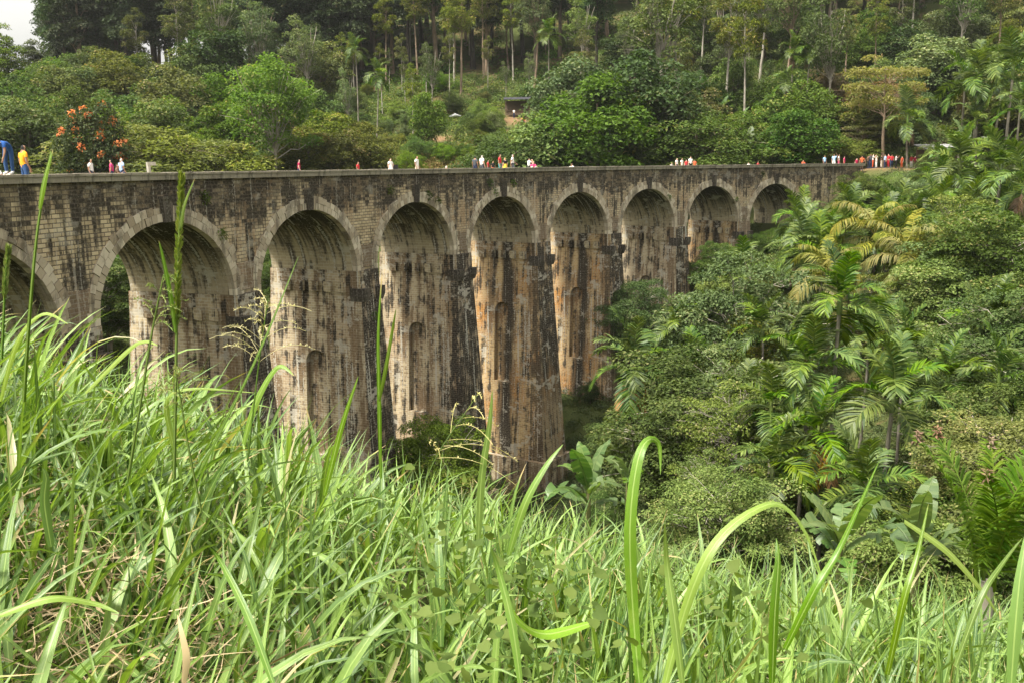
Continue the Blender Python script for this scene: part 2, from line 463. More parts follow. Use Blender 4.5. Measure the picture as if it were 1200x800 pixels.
# ------------------------------------------------------------------ leaves, crowns, trees
def leaf_quads(buf, P, D, N, L, W, var, mat=0, fold=.12):
    """one diamond leaf per row: base P, direction D, facing N"""
    S = unit(np.cross(D, N)); N2 = np.cross(S, D)
    L = np.asarray(L)[:, None]; W = np.asarray(W)[:, None]
    a = P
    b = P + D * L * .45 + S * W * .5 + N2 * W * fold
    c = P + D * L - N2 * L * .12
    d = P + D * L * .45 - S * W * .5 + N2 * W * fold
    V = np.stack([a, b, c, d], 1).reshape(-1, 3)
    f = np.arange(len(P) * 4).reshape(-1, 4)
    buf.add(V, f, np.repeat(var, 4), mat)


def clump_leaves(buf, rng, cen, rad, n, L, W, mat=0, low=-.45, up=.6, jit=.7, shell=.55):
    """leaves spread through the outer shell of ellipsoidal clumps; cen (k,3), rad (k,3)"""
    cen = np.asarray(cen, float); rad = np.asarray(rad, float)
    k = len(cen)
    N = k * n
    d = unit(rng.normal(size=(N, 3)))
    lo = d[:, 2] < low
    d[lo, 2] *= -1
    r = shell + (1.08 - shell) * rng.random(N) ** .7
    c = np.repeat(cen, n, 0); rr = np.repeat(rad, n, 0)
    P = c + d * rr * r[:, None]
    nor = unit(d * .6 + np.array([0, 0, up]) + rng.normal(size=(N, 3)) * jit * .6)
    D = unit(d + np.array([0, 0, -.15]) + rng.normal(size=(N, 3)) * .9)
    D = unit(D - nor * np.sum(D * nor, 1, keepdims=True) * .8)
    l = L * (.65 + .7 * rng.random(N)); w = W * (.65 + .7 * rng.random(N))
    base = np.repeat(rng.random(k), n)
    leaf_quads(buf, P, D, nor, l, w, np.clip(rng.random(N) * .75 + base * .42 - .08, 0, 1), mat)


def crown_points(rng, n, R, zc, H, lump=.25, taper=0.0, flat=False, spacing=.32):
    pts = []
    tries = 0
    while len(pts) < n and tries < n * 60:
        tries += 1
        d = unit(rng.normal(size=3))
        r = (.35 + .65 * rng.random() ** .5) * (1 + lump * (rng.random() - .5))
        p = np.array([d[0] * R * r, d[1] * R * r, d[2] * H * r])
        if taper:
            k = 1 - taper * (p[2] / H + 1) / 2
            p[:2] *= max(k, .15)
        if all(np.linalg.norm((p - q) / [R, R, H]) > spacing for q in pts):
            pts.append(p)
    P = np.array(pts); P[:, 2] += zc
    return P


def curve_pts(a, b, sag, n=6, rng=None, wob=0.0):
    t = np.linspace(0, 1, n)[:, None]
    a = np.asarray(a, float); b = np.asarray(b, float)
    p = a * (1 - t) + b * t
    p[:, 2] += (np.sin(t[:, 0] * PI)) * sag
    if rng is not None and wob:
        q = rng.normal(size=(n, 3)) * wob; q[0] = 0; q[-1] = 0
        p += q
    return p


class TreeKind:
    pass


def tree_kind(name, seed, H, base_frac, R, nclump, leaves, L, W, trunk_r, leaf, bk, clump=(.30, .22), taper=0.0, lump=.3,
              nbranch=None, fork=False, lean=0.0, spacing=.3, low=-.45, thin=1.0, extra=None, layers=False):
    rng = np.random.default_rng(seed)
    T = TreeKind(); T.H = H; T.name = name
    cz0, cz1 = H * base_frac, H
    zc, hh = (cz0 + cz1) / 2, (cz1 - cz0) / 2
    P = crown_points(rng, nclump, R * .82, zc, hh * .86, lump, taper, spacing=spacing)
    if layers:
        lv = np.linspace(cz0 + .1 * hh, cz1 - .12 * hh, 5)
        P[:, 2] = lv[np.argmin(np.abs(P[:, 2][:, None] - lv[None]), 1)] + rng.normal(size=len(P)) * .12
        P[:, :2] *= (1.25 - .5 * (P[:, 2] - cz0) / (cz1 - cz0))[:, None]
    cr = Buf()
    k = len(P)
    rad = np.stack([R * clump[0] * (.7 + .6 * rng.random(k))] * 2 + [R * clump[1] * (.7 + .6 * rng.random(k))], 1)
    clump_leaves(cr, rng, P, rad, leaves, L, W, low=low)
    mats = [LEAF[leaf]]
    if extra:
        ex = Buf()
        q = P[rng.permutation(k)[:extra[1]]].copy(); q[:, 2] += rad[:extra[1], 2] * .9
        q[:, :2] *= 1.08
        clump_leaves(ex, rng, q, np.full((len(q), 3), .36), 36, .26, .17)
        T.extra = (extra[0], ex.mesh(name + '_' + extra[0], [LEAF[extra[2]]]))
    else:
        T.extra = None
    T.crown = cr.mesh(name + '_crown', mats)
    tb = Buf()
    top = H * (.82 if not fork else .45)
    zz = np.linspace(-.6, top, 9)
    tr = np.stack([np.cumsum(rng.normal(size=9)) * trunk_r * .35 + lean * zz, np.cumsum(rng.normal(size=9)) * trunk_r * .35, zz], 1)
    tr[:, :2] -= tr[1, :2]
    rr = trunk_r * (1.25 - .95 * np.linspace(0, 1, 9) * (.6 if fork else 1)); rr[0] *= 1.3
    tube(tb, tr, rr, 8)
    if fork:
        for q in range(3):
            e = np.array([rng.normal() * R * .4, rng.normal() * R * .4, H * .88])
            pts = curve_pts(tr[-1], e, -.4, 7, rng, .12)
            tube(tb, pts, np.linspace(rr[-1] * .8, trunk_r * .18, 7), 6)
    nb = nbranch if nbranch is not None else min(k, 22)
    for i in rng.permutation(k)[:nb]:
        e = P[i]
        z0 = max(min(e[2] - .35 * np.hypot(e[0], e[1]) - .1 * H * rng.random(), top * .96), H * base_frac * .75)
        a = np.array([np.interp(z0, zz, tr[:, 0]), np.interp(z0, zz, tr[:, 1]), z0])
        r0 = np.interp(z0, zz, rr)
        pts = curve_pts(a, e, .06 * R, 6, rng, .03 * R)
        tube(tb, pts, np.linspace(r0 * .45, max(trunk_r * .06, .012), 6), 5, cap=False)
        if thin < 1.5:
            for _ in range(2):
                o = e + rng.normal(size=3) * rad[i] * .8
                tube(tb, curve_pts(pts[3], o, .02 * R, 4), np.linspace(r0 * .18, .01, 4), 4, cap=False)
    T.trunk = tb.mesh(name + '_trunk', [BARK[bk]], smooth=True)
    return T


def plant_tree(T, name, px, Y, top, label, cat='tree', group=None, leaf=None, bk=None, rz=None, wide=1.0, base_z=None, X=None, H=None):
    if X is None:
        X = at(px, max(top, 90), Y)[0]
    gz = g1(X, Y) if base_z is None else base_z
    if H is None:
        H = at(px, top, Y)[2] - gz
    if T.name[:4] == 'bush' and H > 5.2 and Y < 100:
        T = K['fine%d' % int(px * 7 % 3)]; wide *= .8
    sc = H / T.H
    o = empty(name, (X, Y, gz), label, cat, group, RNG.random() * 6.28 if rz is None else rz, (sc * wide, sc * wide, sc))
    tr = link('trunk', T.trunk, o); cr = link('crown', T.crown, o)
    if leaf:
        cr.material_slots[0].link = 'OBJECT'; cr.material_slots[0].material = LEAF[leaf]
    if bk:
        tr.material_slots[0].link = 'OBJECT'; tr.material_slots[0].material = BARK[bk]
    if T.extra:
        link(T.extra[0], T.extra[1], o)
    return o


# ------------------------------------------------------------------ THE SETTING: ground
def build_ground():
    def axis(segs):
        o = []
        for a, b, st in segs:
            o += list(np.arange(a, b, st))
        return np.array(o + [segs[-1][1]])
    xs = axis([(-420, -120, 20), (-120, -30, 4), (-30, -8, 1.5), (-8, 8, .5), (8, 60, 1.5), (60, 130, 4), (130, 420, 20)])
    ys = axis([(-80, -6, 8), (-6, 10, .5), (10, 130, 1.5), (130, 260, 3), (260, 640, 20)])
    Xg, Yg = np.meshgrid(xs, ys)
    Z = ground(Xg, Yg)
    V = np.stack([Xg, Yg, Z], -1).reshape(-1, 3)
    ny, nx = Xg.shape
    i = (np.arange(ny - 1)[:, None] * nx + np.arange(nx - 1)[None]).ravel()
    f = np.stack([i, i + 1, i + nx + 1, i + nx], 1)
    b = Buf(); b.add(V, f)
    o = link('ground', b.mesh('ground', [M_GROUND], True))
    tag(o, 'wooded ravine and hillside ground', None, None, 'structure')


build_ground()


# ------------------------------------------------------------------ THE VIADUCT
def build_viaduct():
    root_loc = np.array([2.0, 76.0, -26.3])
    root = empty('stone_viaduct', root_loc, 'long curved nine arch viaduct of weathered brown block masonry across the ravine', 'viaduct')

    def finish(buf, name, mats, smooth=False):
        return link(name, buf.mesh(name, mats, smooth, lambda v: bend(v) - root_loc), root)

    # spandrel body --------------------------------------------------
    S0, S1 = -2.3 * PD, 8.42 * PD
    s_list = []; zb = []; vlen = []
    ell = [(HALF * math.sin(t), ZSPR + RISE * math.cos(t)) for t in np.linspace(-PI / 2, PI / 2, 33)]
    arcl = [0]
    for a, b_ in zip(ell[:-1], ell[1:]):
        arcl.append(arcl[-1] + math.hypot(b_[0] - a[0], b_[1] - a[1]))
    for q in np.arange(S0, -1 * PD - HALF - .3, .6):
        s_list.append(q); zb.append(-12.0); vlen.append(None)
    for i in range(-1, 8):
        zz = -12.0 if i == -1 else -6.3
        s_list.append(i * PD - HALF - 1e-3); zb.append(zz); vlen.append(None)
        for (ds, z), a in zip(ell, arcl):
            s_list.append(i * PD + ds); zb.append(z); vlen.append(a)
        s_list.append(i * PD + HALF + 1e-3); zb.append(-6.3 if i < 7 else -12.0); vlen.append(None)
        if i < 7:
            s_list.append(i * PD + PD / 2); zb.append(-6.3); vlen.append(None)
    for q in np.arange(7 * PD + HALF + .6, S1, .6):
        s_list.append(q); zb.append(-12.0); vlen.append(None)
    s_list = np.array(s_list); zb = np.array(zb)
    b = Buf()
    ZT = -.40
    prof_top = [(0, ZT), (.5, ZT), (.5, ZDECK), (BW - .5, ZDECK), (BW - .5, ZT), (BW, ZT)]
    for j in range(len(s_list) - 1):
        a, c = s_list[j], s_list[j + 1]
        za, zc = zb[j], zb[j + 1]
        if c - a > .01:
            b.add([(a, 0, za), (c, 0, zc), (c, 0, ZT), (a, 0, ZT)], [[0, 1, 2, 3]], .5, 0, [(a, za), (c, zc), (c, ZT), (a, ZT)])
            b.add([(c, BW, zc), (a, BW, za), (a, BW, ZT), (c, BW, ZT)], [[0, 1, 2, 3]], .5, 0, [(c, zc), (a, za), (a, ZT), (c, ZT)])
            for k in range(5):
                (w0, z0), (w1, z1) = prof_top[k], prof_top[k + 1]
                b.add([(a, w0, z0), (c, w0, z0), (c, w1, z1), (a, w1, z1)], [[0, 1, 2, 3]], .5, 2 if k == 2 else 0,
                      [(a, w0 + z0), (c, w0 + z0), (c, w1 + z1), (a, w1 + z1)])
        la = vlen[j]; lc = vlen[j + 1]
        if la is None or lc is None:
            la, lc = za, zc
            if abs(za - zc) < 1e-6: la, lc = a, c
        tot = arcl[-1]
        # measure up both haunches from the springing
        fa = la if vlen[j] is None else min(la, tot - la); fc = lc if vlen[j + 1] is None else min(lc, tot - lc)
        ws = np.linspace(0, BW, 4)
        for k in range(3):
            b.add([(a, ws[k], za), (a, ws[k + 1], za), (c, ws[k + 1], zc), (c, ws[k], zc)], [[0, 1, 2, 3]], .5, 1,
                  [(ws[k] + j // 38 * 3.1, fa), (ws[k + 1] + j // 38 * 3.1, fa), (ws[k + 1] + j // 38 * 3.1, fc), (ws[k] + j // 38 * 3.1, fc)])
    for a in (0, len(s_list) - 1):
        s = s_list[a]
        b.add([(s, 0, zb[a]), (s, BW, zb[a]), (s, BW, ZDECK), (s, 0, ZDECK)], [[0, 1, 2, 3]], .5, 0, [(0, zb[a]), (BW, zb[a]), (BW, ZDECK), (0, ZDECK)])
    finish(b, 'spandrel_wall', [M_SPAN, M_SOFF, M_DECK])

    # copings --------------------------------------------------------
    rng = np.random.default_rng(3)
    for w0, w1 in ((-.16, .58), (BW - .58, BW + .16)):
        b = Buf()
        s = S0
        while s < S1 + .3:
            L = 1.1
            e = rng.normal(size=3) * .006
            z0, z1 = ZT + .003, ZPAR + e[0]
            for part in ((w0, w1, z0, z1 - .09), (w0 - .05, w1 + .05, z1 - .088, z1)):
                v = [(s, part[0], part[2]), (s + L - .012, part[0], part[2]), (s + L - .012, part[1], part[2]), (s, part[1], part[2]),
                     (s, part[0], part[3]), (s + L - .012, part[0], part[3]), (s + L - .012, part[1], part[3]), (s, part[1], part[3])]
                hexa(b, v)
            s += L
        finish(b, 'coping', [M_COPE])

    # arch rings and keystones --------------------------------------
    def epos(t, off):
        x, z = HALF * math.sin(t), RISE * math.cos(t)
        n = np.array([math.sin(t) / HALF, math.cos(t) / RISE]); n /= np.linalg.norm(n)
        return x + n[0] * off, ZSPR + z + n[1] * off
    for i, hs_ in [(q, h) for q in range(-1, 8) for h in (-1, 1)]:
        b = Buf()
        for row, (o0, o1) in enumerate(((-.03, .31), (.325, .64))):
            ts = np.linspace(-PI / 2, PI / 2, 38)
            if row == 1:
                ts = np.concatenate([[ts[0]], (ts[:-1] + ts[1:]) / 2, [ts[-1]]])
            for t0, t1 in zip(ts[:-1], ts[1:]):
                if abs((t0 + t1) / 2) < .06 or (t0 + t1) * hs_ < 0: continue
                g_ = .0032
                pr = -.05 - abs(rng.normal()) * .025
                o1r = o1 + (rng.normal() * .05 if row == 1 else 0)
                q = [epos(t0 + g_, o0), epos(t1 - g_, o0), epos(t1 - g_, o1r), epos(t0 + g_, o1r)]
                v = [(i * PD + x, pr, z) for x, z in q] + [(i * PD + x, .3, z) for x, z in q]
                v = [v[0], v[1], v[5], v[4], v[3], v[2], v[6], v[7]]
                hexa(b, v, 0, rng.random())
        finish(b, 'arch_ring', [M_VOUS])
        if hs_ < 0: continue
        b = Buf()
        zc = ZCROWN
        v = [(-.24, -.2, zc - .06), (.24, -.2, zc - .06), (.24, .3, zc - .06), (-.24, .3, zc - .06),
             (-.33, -.2, zc + .92), (.33, -.2, zc + .92), (.33, .3, zc + .92), (-.33, .3, zc + .92)]
        hexa(b, [(i * PD + p[0], p[1], p[2]) for p in v])
        hexa(b, [(i * PD + p[0] * 1.15, p[1] * 1.18 - .01, p[2]) for p in
                 [(-.33, -.2, zc + .922), (.33, -.2, zc + .922), (.33, .3, zc + .922), (-.33, .3, zc + .922),
                  (-.33, -.2, zc + 1.04), (.33, -.2, zc + 1.04), (.33, .3, zc + 1.04), (-.33, .3, zc + 1.04)]])
        finish(b, 'keystone', [M_KEY])

    # piers ----------------------------------------------------------
    BAT = 1 / 18
    NZ0, NZ1, NW = -17.4, -11.6, .75       # niche in the pier flank
    for i in range(-1, 8):
        sc = i * PD - PD / 2 if i > -1 else None
        if sc is None: continue
        b = Buf()
        wide = PD / 2 - HALF + .012
        zs = [ZSPR + .02, ZIMP]
        base = -30.0
        side_m = 2 if i in (4, 5, 7) else (4 if i == 3 else 1)
        front_m = 3 if i >= 7 else (5 if i in (4, 5, 6) else 0)

        def half(z):   # half thickness along the bridge
            return wide if z > ZIMP else wide + (ZIMP - z) * BAT * .8

        def wf(z):     # how far the front face stands out
            return .13 if z > ZIMP else .13 + .06 + (ZIMP - z) * BAT
        levels = [ZSPR + .01, ZIMP, ZIMP - .001] + list(np.linspace(ZIMP - 1, base, 24))
        levels = sorted(set([round(l, 3) for l in levels] + [NZ0, NZ1, NZ1 + NW, -11.6]), reverse=True)
        mid = BW / 2
        for za, zc in zip(levels[:-1], levels[1:]):
            ha, hc, fa, fc = half(za), half(zc), wf(za), wf(zc)
            b.add([(sc - hc, -fc, zc), (sc + hc, -fc, zc), (sc + ha, -fa, za), (sc - ha, -fa, za)], [[0, 1, 2, 3]], .5, front_m,
                  [(sc - hc, zc), (sc + hc, zc), (sc + ha, za), (sc - ha, za)])
            b.add([(sc + hc, BW + fc, zc), (sc - hc, BW + fc, zc), (sc - ha, BW + fa, za), (sc + ha, BW + fa, za)], [[0, 1, 2, 3]], .5, 0,
                  [(sc - hc, zc), (sc + hc, zc), (sc + ha, za), (sc - ha, za)])
            for sg in (-1, 1):
                cols = [(-1, None)]
                def side(w00, w10, w01, w11, mt=side_m):
                    # quad on the flank: lower edge w00..w10, upper edge w01..w11
                    v = [(sc + sg * hc, w00, zc), (sc + sg * hc, w10, zc), (sc + sg * ha, w11, za), (sc + sg * ha, w01, za)]
                    uv = [(w00, zc), (w10, zc), (w11, za), (w01, za)]
                    b.add(v, [[0, 1, 2, 3] if sg > 0 else [3, 2, 1, 0]], .5, mt, uv if sg > 0 else uv[::-1])
                if za <= NZ1 + NW + 1e-6 and zc >= NZ0 - 1e-6:
                    def nw(z):
                        if z <= NZ1: return NW
                        q = (z - NZ1) / NW
                        return NW * math.sqrt(max(0, 1 - q * q))
                    sub = np.linspace(za, zc, 7) if za > NZ1 else [za, zc]
                    for z1, z0 in zip(sub[:-1], sub[1:]):
                        n1, n0 = nw(z1), nw(z0)
                        h1, h0, f1, f0 = half(z1), half(z0), wf(z1), wf(z0)
                        for (p, q, r, t) in ((-f0, mid - n0, -f1, mid - n1), (mid + n0, BW + f0, mid + n1, BW + f1)):
                            v = [(sc + sg * h0, p, z0), (sc + sg * h0, q, z0), (sc + sg * h1, t, z1), (sc + sg * h1, r, z1)]
                            uv = [(p, z0), (q, z0), (t, z1), (r, z1)]
                            b.add(v, [[0, 1, 2, 3] if sg > 0 else [3, 2, 1, 0]], .5, side_m, uv if sg > 0 else uv[::-1])
                        dp = .38
                        for e in (-1, 1):   # reveals
                            b.add([(sc + sg * h0, mid + e * n0, z0), (sc + sg * (h0 - dp), mid + e * n0, z0), (sc + sg * (h1 - dp), mid + e * n1, z1), (sc + sg * h1, mid + e * n1, z1)],
                                  [[0, 1, 2, 3]], .5, side_m, [(mid + e * n0, z0), (mid + e * n0 + .55, z0), (mid + e * n1 + .55, z1), (mid + e * n1, z1)])
                        if True:            # back of the niche
                            b.add([(sc + sg * (h0 - dp), mid - n0, z0), (sc + sg * (h0 - dp), mid + n0, z0), (sc + sg * (h1 - dp), mid + n1, z1), (sc + sg * (h1 - dp), mid - n1, z1)],
                                  [[0, 1, 2, 3]], .5, side_m, [(mid - n0, z0), (mid + n0, z0), (mid + n1, z1), (mid - n1, z1)])
                    if abs(zc - NZ0) < 1e-6:
                        h0 = half(NZ0)
                        b.add([(sc + sg * h0, mid - NW, NZ0), (sc + sg * h0, mid + NW, NZ0), (sc + sg * (h0 - .55), mid + NW, NZ0), (sc + sg * (h0 - .55), mid - NW, NZ0)],
                              [[0, 1, 2, 3]], .5, side_m, [(0, 0), (1, 0), (1, .5), (0, .5)])
                else:
                    ms = np.linspace(0, 1, 4)
                    for m0, m1 in zip(ms[:-1], ms[1:]):
                        lo = lambda m: -fc + (BW + 2 * fc) * m
                        hi = lambda m: -fa + (BW + 2 * fa) * m
                        side(lo(m0), lo(m1), hi(m0), hi(m1))
        h, f_ = half(levels[0]), wf(levels[0])
        b.add([(sc - h, -f_, levels[0]), (sc + h, -f_, levels[0]), (sc + h, BW + f_, levels[0]), (sc - h, BW + f_, levels[0])], [[0, 1, 2, 3]], .5, 0)
        finish(b, 'pier', [M_FRONT, M_SIDE, M_SIDED, M_FRONT2, M_SIDEB, M_FRONTF])
        # the narrow panel between two arch rings
        b = Buf()
        hexa(b, [(sc - .5, -.075, ZSPR + .2), (sc + .5, -.075, ZSPR + .2), (sc + .5, .2, ZSPR + .2), (sc - .5, .2, ZSPR + .2),
                 (sc - .75, -.035, ZSPR + 1.5), (sc + .75, -.035, ZSPR + 1.5), (sc + .75, .2, ZSPR + 1.5), (sc - .75, .2, ZSPR + 1.5)])
        finish(b, 'pilaster_head', [M_FRONT2])
        # imposts
        for sg in (-1, 1):
            b = Buf()
            e = sc + sg * (wide + .10)
            a_, c_ = sorted((e, e - sg * .62))
            z0 = ZIMP - .18
            hexa(b, [(a_ + .08, -.40, z0 - .3), (c_ - .08, -.40, z0 - .3), (c_ - .08, .55, z0 - .3), (a_ + .08, .55, z0 - .3),
                     (a_, -.48, z0), (c_, -.48, z0), (c_, .55, z0), (a_, .55, z0)])
            hexa(b, [(a_, -.50, z0 + .002), (c_, -.50, z0 + .002), (c_, .55, z0 + .002), (a_, .55, z0 + .002),
                     (a_, -.50, z0 + .5), (c_, -.50, z0 + .5), (c_, .55, z0 + .5), (a_, .55, z0 + .5)])
            finish(b, 'impost_block', [M_KEY])
        # corbels on both flanks
        for sg in (-1, 1):
            for k in range(5):
                b = Buf()
                w = 1.15 + k * (BW - 2.3) / 4
                s_a = sc + sg * (wide - .05); s_b = sc + sg * (wide + .2)
                a_, c_ = min(s_a, s_b), max(s_a, s_b)
                z0 = ZIMP + .05
                hexa(b, [(a_, w - .28, z0), (c_, w - .28, z0), (c_, w + .28, z0), (a_, w + .28, z0),
                         (a_, w - .28, z0 + .62), (c_, w - .28, z0 + .62), (c_, w + .28, z0 + .62), (a_, w + .28, z0 + .62)])
                finish(b, 'corbel', [M_SIDE])
        # stepped plinth
        s_, w_ = half(-23.6) + .38, wf(-23.6) + .38
        b = Buf()
        hexa(b, [(sc - s_ - .25, -w_ - .25, -30), (sc + s_ + .25, -w_ - .25, -30), (sc + s_ + .25, BW + w_ + .25, -30), (sc - s_ - .25, BW + w_ + .25, -30),
                 (sc - s_, -w_, -23.6), (sc + s_, -w_, -23.6), (sc + s_, BW + w_, -23.6), (sc - s_, BW + w_, -23.6)])
        finish(b, 'plinth', [M_SIDE])
    rg = np.random.default_rng(9)
    for k in range(16):
        b = Buf(); i = int(rg.integers(0, 8))
        sgm = [(i * PD + HALF * .75 + rg.normal() * .5, -.12, -2.0 - rg.random() * 2.2), (i * PD + PD / 2 + rg.normal() * .4, -.35, -7.0 - rg.random() * 7), (i * PD + rg.normal() * 3, -.1, -.9 - rg.random())][int(rg.integers(3))]
        clump_leaves(b, rg, [sgm, np.array(sgm) + [.12, 0, -.22]], [(.28, .22, .20), (.2, .18, .26)], 45, .17, .07)
        finish(b, 'wall_fern', [LEAF['mid']])
    # abutment corbel at the far end
    b = Buf()
    s = 7 * PD + HALF + 1.15
    box(b, (s - .5, -.35, -6.8), (s + .5, .3, -5.2)); box(b, (s - .6, -.45, -5.198), (s + .6, .3, -4.9))
    finish(b, 'impost_block', [M_KEY])
    return root


build_viaduct()

# ------------------------------------------------------------------ tree kinds
K = {}
for q in range(3):
    K['pine%d' % q] = tree_kind('pine%d' % q, 20 + q, 28, .30, 4.8, 60, 150, .55, .26, .34, 'pine', 'brown', (.30, .17), .35, .35, 20, low=-.5, spacing=.24)
    K['broad%d' % q] = tree_kind('broad%d' % q, 30 + q, 11, .16, 4.6, 54, 190, .34, .22, .22, 'mid', 'brown', (.27, .21), .1, .35, 22, spacing=.27)
K['slim'] = tree_kind('slim', 41, 24, .48, 3.6, 30, 120, .42, .22, .22, 'olive', 'grey', (.28, .2), .1, .4, 24, spacing=.24)
K['slim1'] = tree_kind('slim1', 42, 22, .42, 4.4, 34, 120, .40, .2, .22, 'grey', 'grey', (.27, .2), .15, .4, 26, fork=True, lean=.06, spacing=.24)
K['fork'] = tree_kind('fork', 43, 16, .38, 4.8, 64, 130, .32, .18, .2, 'bright', 'grey', (.22, .15), .25, .45, 26, fork=True, spacing=.22)
K['layer'] = tree_kind('layer', 44, 13, .42, 5.6, 44, 95, .36, .18, .18, 'yellow', 'tan', (.24, .05), 0, .3, 40, layers=True, spacing=.22, low=-.9)
K['tulip'] = tree_kind('tulip', 45, 11, .14, 4.2, 52, 210, .34, .2, .22, 'deep', 'brown', (.27, .22), .1, .3, 18, extra=('blossoms', 40, 'flower'))
for q in range(3):   # nearer, finer leaves
    K['fine%d' % q] = tree_kind('fine%d' % q, 50 + q, 8, .14, 3.7, 170, 300, .115, .07, .14, 'grey', 'grey', (.165, .10), .1, .45, 60, spacing=.135, low=-.25)
K['airy'] = tree_kind('airy', 55, 9, .22, 3.4, 120, 120, .12, .07, .12, 'pale', 'grey', (.15, .08), .1, .5, 90, spacing=.14)
for q in range(2):
    K['bush%d' % q] = tree_kind('bush%d' % q, 60 + q, 4, .03, 2.4, 100, 200, .105, .062, .07, 'mid', 'brown', (.20, .15), .1, .45, 30, spacing=.16, low=-.25)


# ------------------------------------------------------------------ palms
def frond_mesh(name, seed, L=2.3, el=50, droop=95, nl=30, ll=.78, lw=.085, leaf='palm', vee=28, hang=.5):
    rng = np.random.default_rng(seed)
    b = Buf()
    n = 14
    t = np.linspace(0, 1, n)
    ang = np.radians(el - droop * t ** 1.4)
    dl = L / (n - 1)
    x = np.concatenate([[0], np.cumsum(np.cos(ang[:-1]) * dl)]); z = np.concatenate([[0], np.cumsum(np.sin(ang[:-1]) * dl)])
    yb = .08 * L * t ** 2 * rng.normal()
    P = np.stack([x, yb, z], 1)
    tube(b, P, np.linspace(.03, .006, n), 5, 1, .6)
    tt = np.linspace(.16, .995, nl)
    for sg in (-1, 1):
        jit = rng.normal(size=nl) * .012
        q = np.clip(tt + jit, .1, 1)
        base = np.stack([np.interp(q, t, P[:, k]) for k in range(3)], 1)
        tang = unit(np.stack([np.interp(q, t, np.gradient(P[:, k])) for k in range(3)], 1))
        sidev = np.array([0, sg, 0.0])
        upv = unit(np.cross(tang, sidev) * sg)
        upv *= np.sign(upv[:, 2:3] + 1e-6)
        fwd = .45 + .9 * q[:, None] ** 2
        d = unit(sidev + tang * fwd + upv * math.tan(R_(vee)) * (1 - .6 * q[:, None]) + rng.normal(size=(nl, 3)) * .09)
        l = ll * np.sin(np.clip(.25 + .68 * q, 0, 1) * PI) ** .6 * (.85 + .3 * rng.random(nl)) + .1
        w = lw * (.8 + .4 * rng.random(nl))
        nrm = unit(upv + rng.normal(size=(nl, 3)) * .25)
        ws = unit(np.cross(d, nrm))
        p0 = base
        p1 = base + d * (l * .5)[:, None] + np.array([0, 0, -1]) * (l * hang * .10)[:, None]
        p2 = base + d * (l * .92)[:, None] + np.array([0, 0, -1]) * (l * hang * .5)[:, None]
        V = np.stack([p0 - ws * w[:, None] * .3, p0 + ws * w[:, None] * .3, p1 - ws * w[:, None] * .5, p1 + ws * w[:, None] * .5,
                      p2 - ws * w[:, None] * .1, p2 + ws * w[:, None] * .1], 1).reshape(-1, 3)
        i = np.arange(nl)[:, None] * 6
        f = np.concatenate([i + np.array([[0, 1, 3, 2]]), i + np.array([[2, 3, 5, 4]])])
        b.add(V, f, np.repeat(np.clip(rng.random(nl) * .8, 0, 1), 6), 0)
    return b.mesh(name, [LEAF[leaf], BARK['palm'] if leaf == 'palmdry' else LEAF[leaf]])


FR = {}
for i, (el, dr) in enumerate(((84, 40), (68, 85), (50, 100), (28, 100), (2, 80), (-25, 55))):
    FR['a%d' % i] = frond_mesh('palm_frond%d' % i, 100 + i, 2.35, el, dr)
for i, (el, dr) in enumerate(((80, 90), (60, 125), (40, 130), (15, 110), (-10, 80))):
    FR['k%d' % i] = frond_mesh('drooping_frond%d' % i, 120 + i, 3.0, el, dr, 44, .6, .07, 'palmy', 10, 1.3)
FR['d'] = frond_mesh('dry_frond', 140, 1.9, -40, 45, 30, .6, .05, 'palmdry', 5, 1.0)


FR['w'] = frond_mesh('dead_frond', 141, 1.7, -62, 22, 24, .55, .05, 'tip', 5, 1.2)


def trunk_mesh(name, H, r, seed, bend_=.04):
    rng = np.random.default_rng(seed)
    b = Buf(); n = int(H * 6)
    z = np.linspace(-.5, H, n)
    p = np.stack([bend_ * H * np.sin(z / H * 1.6), np.zeros(n), z], 1)
    rr = r * (1.15 - .3 * np.linspace(0, 1, n)) * (1 + .05 * np.sin(np.arange(n) * 2.2))
    rr[0] *= 1.4
    tube(b, p, rr, 9)
    return b.mesh(name, [BARK['palm']], True), p[-1]


PTR = {h: trunk_mesh('palm_trunk_%d' % h, h, .085, h) for h in (4, 6, 9, 13)}
_sb = Buf(); tube(_sb, [(0, 0, -.1), (0, 0, .3), (0, 0, .75)], [.10, .115, .05], 9, 0)
SHAFT = _sb.mesh('crown_shaft', [foliage('crown shaft', (.09, .13, .03), (.1, .14, .04), None, trans=0, objvar=.1)], True)


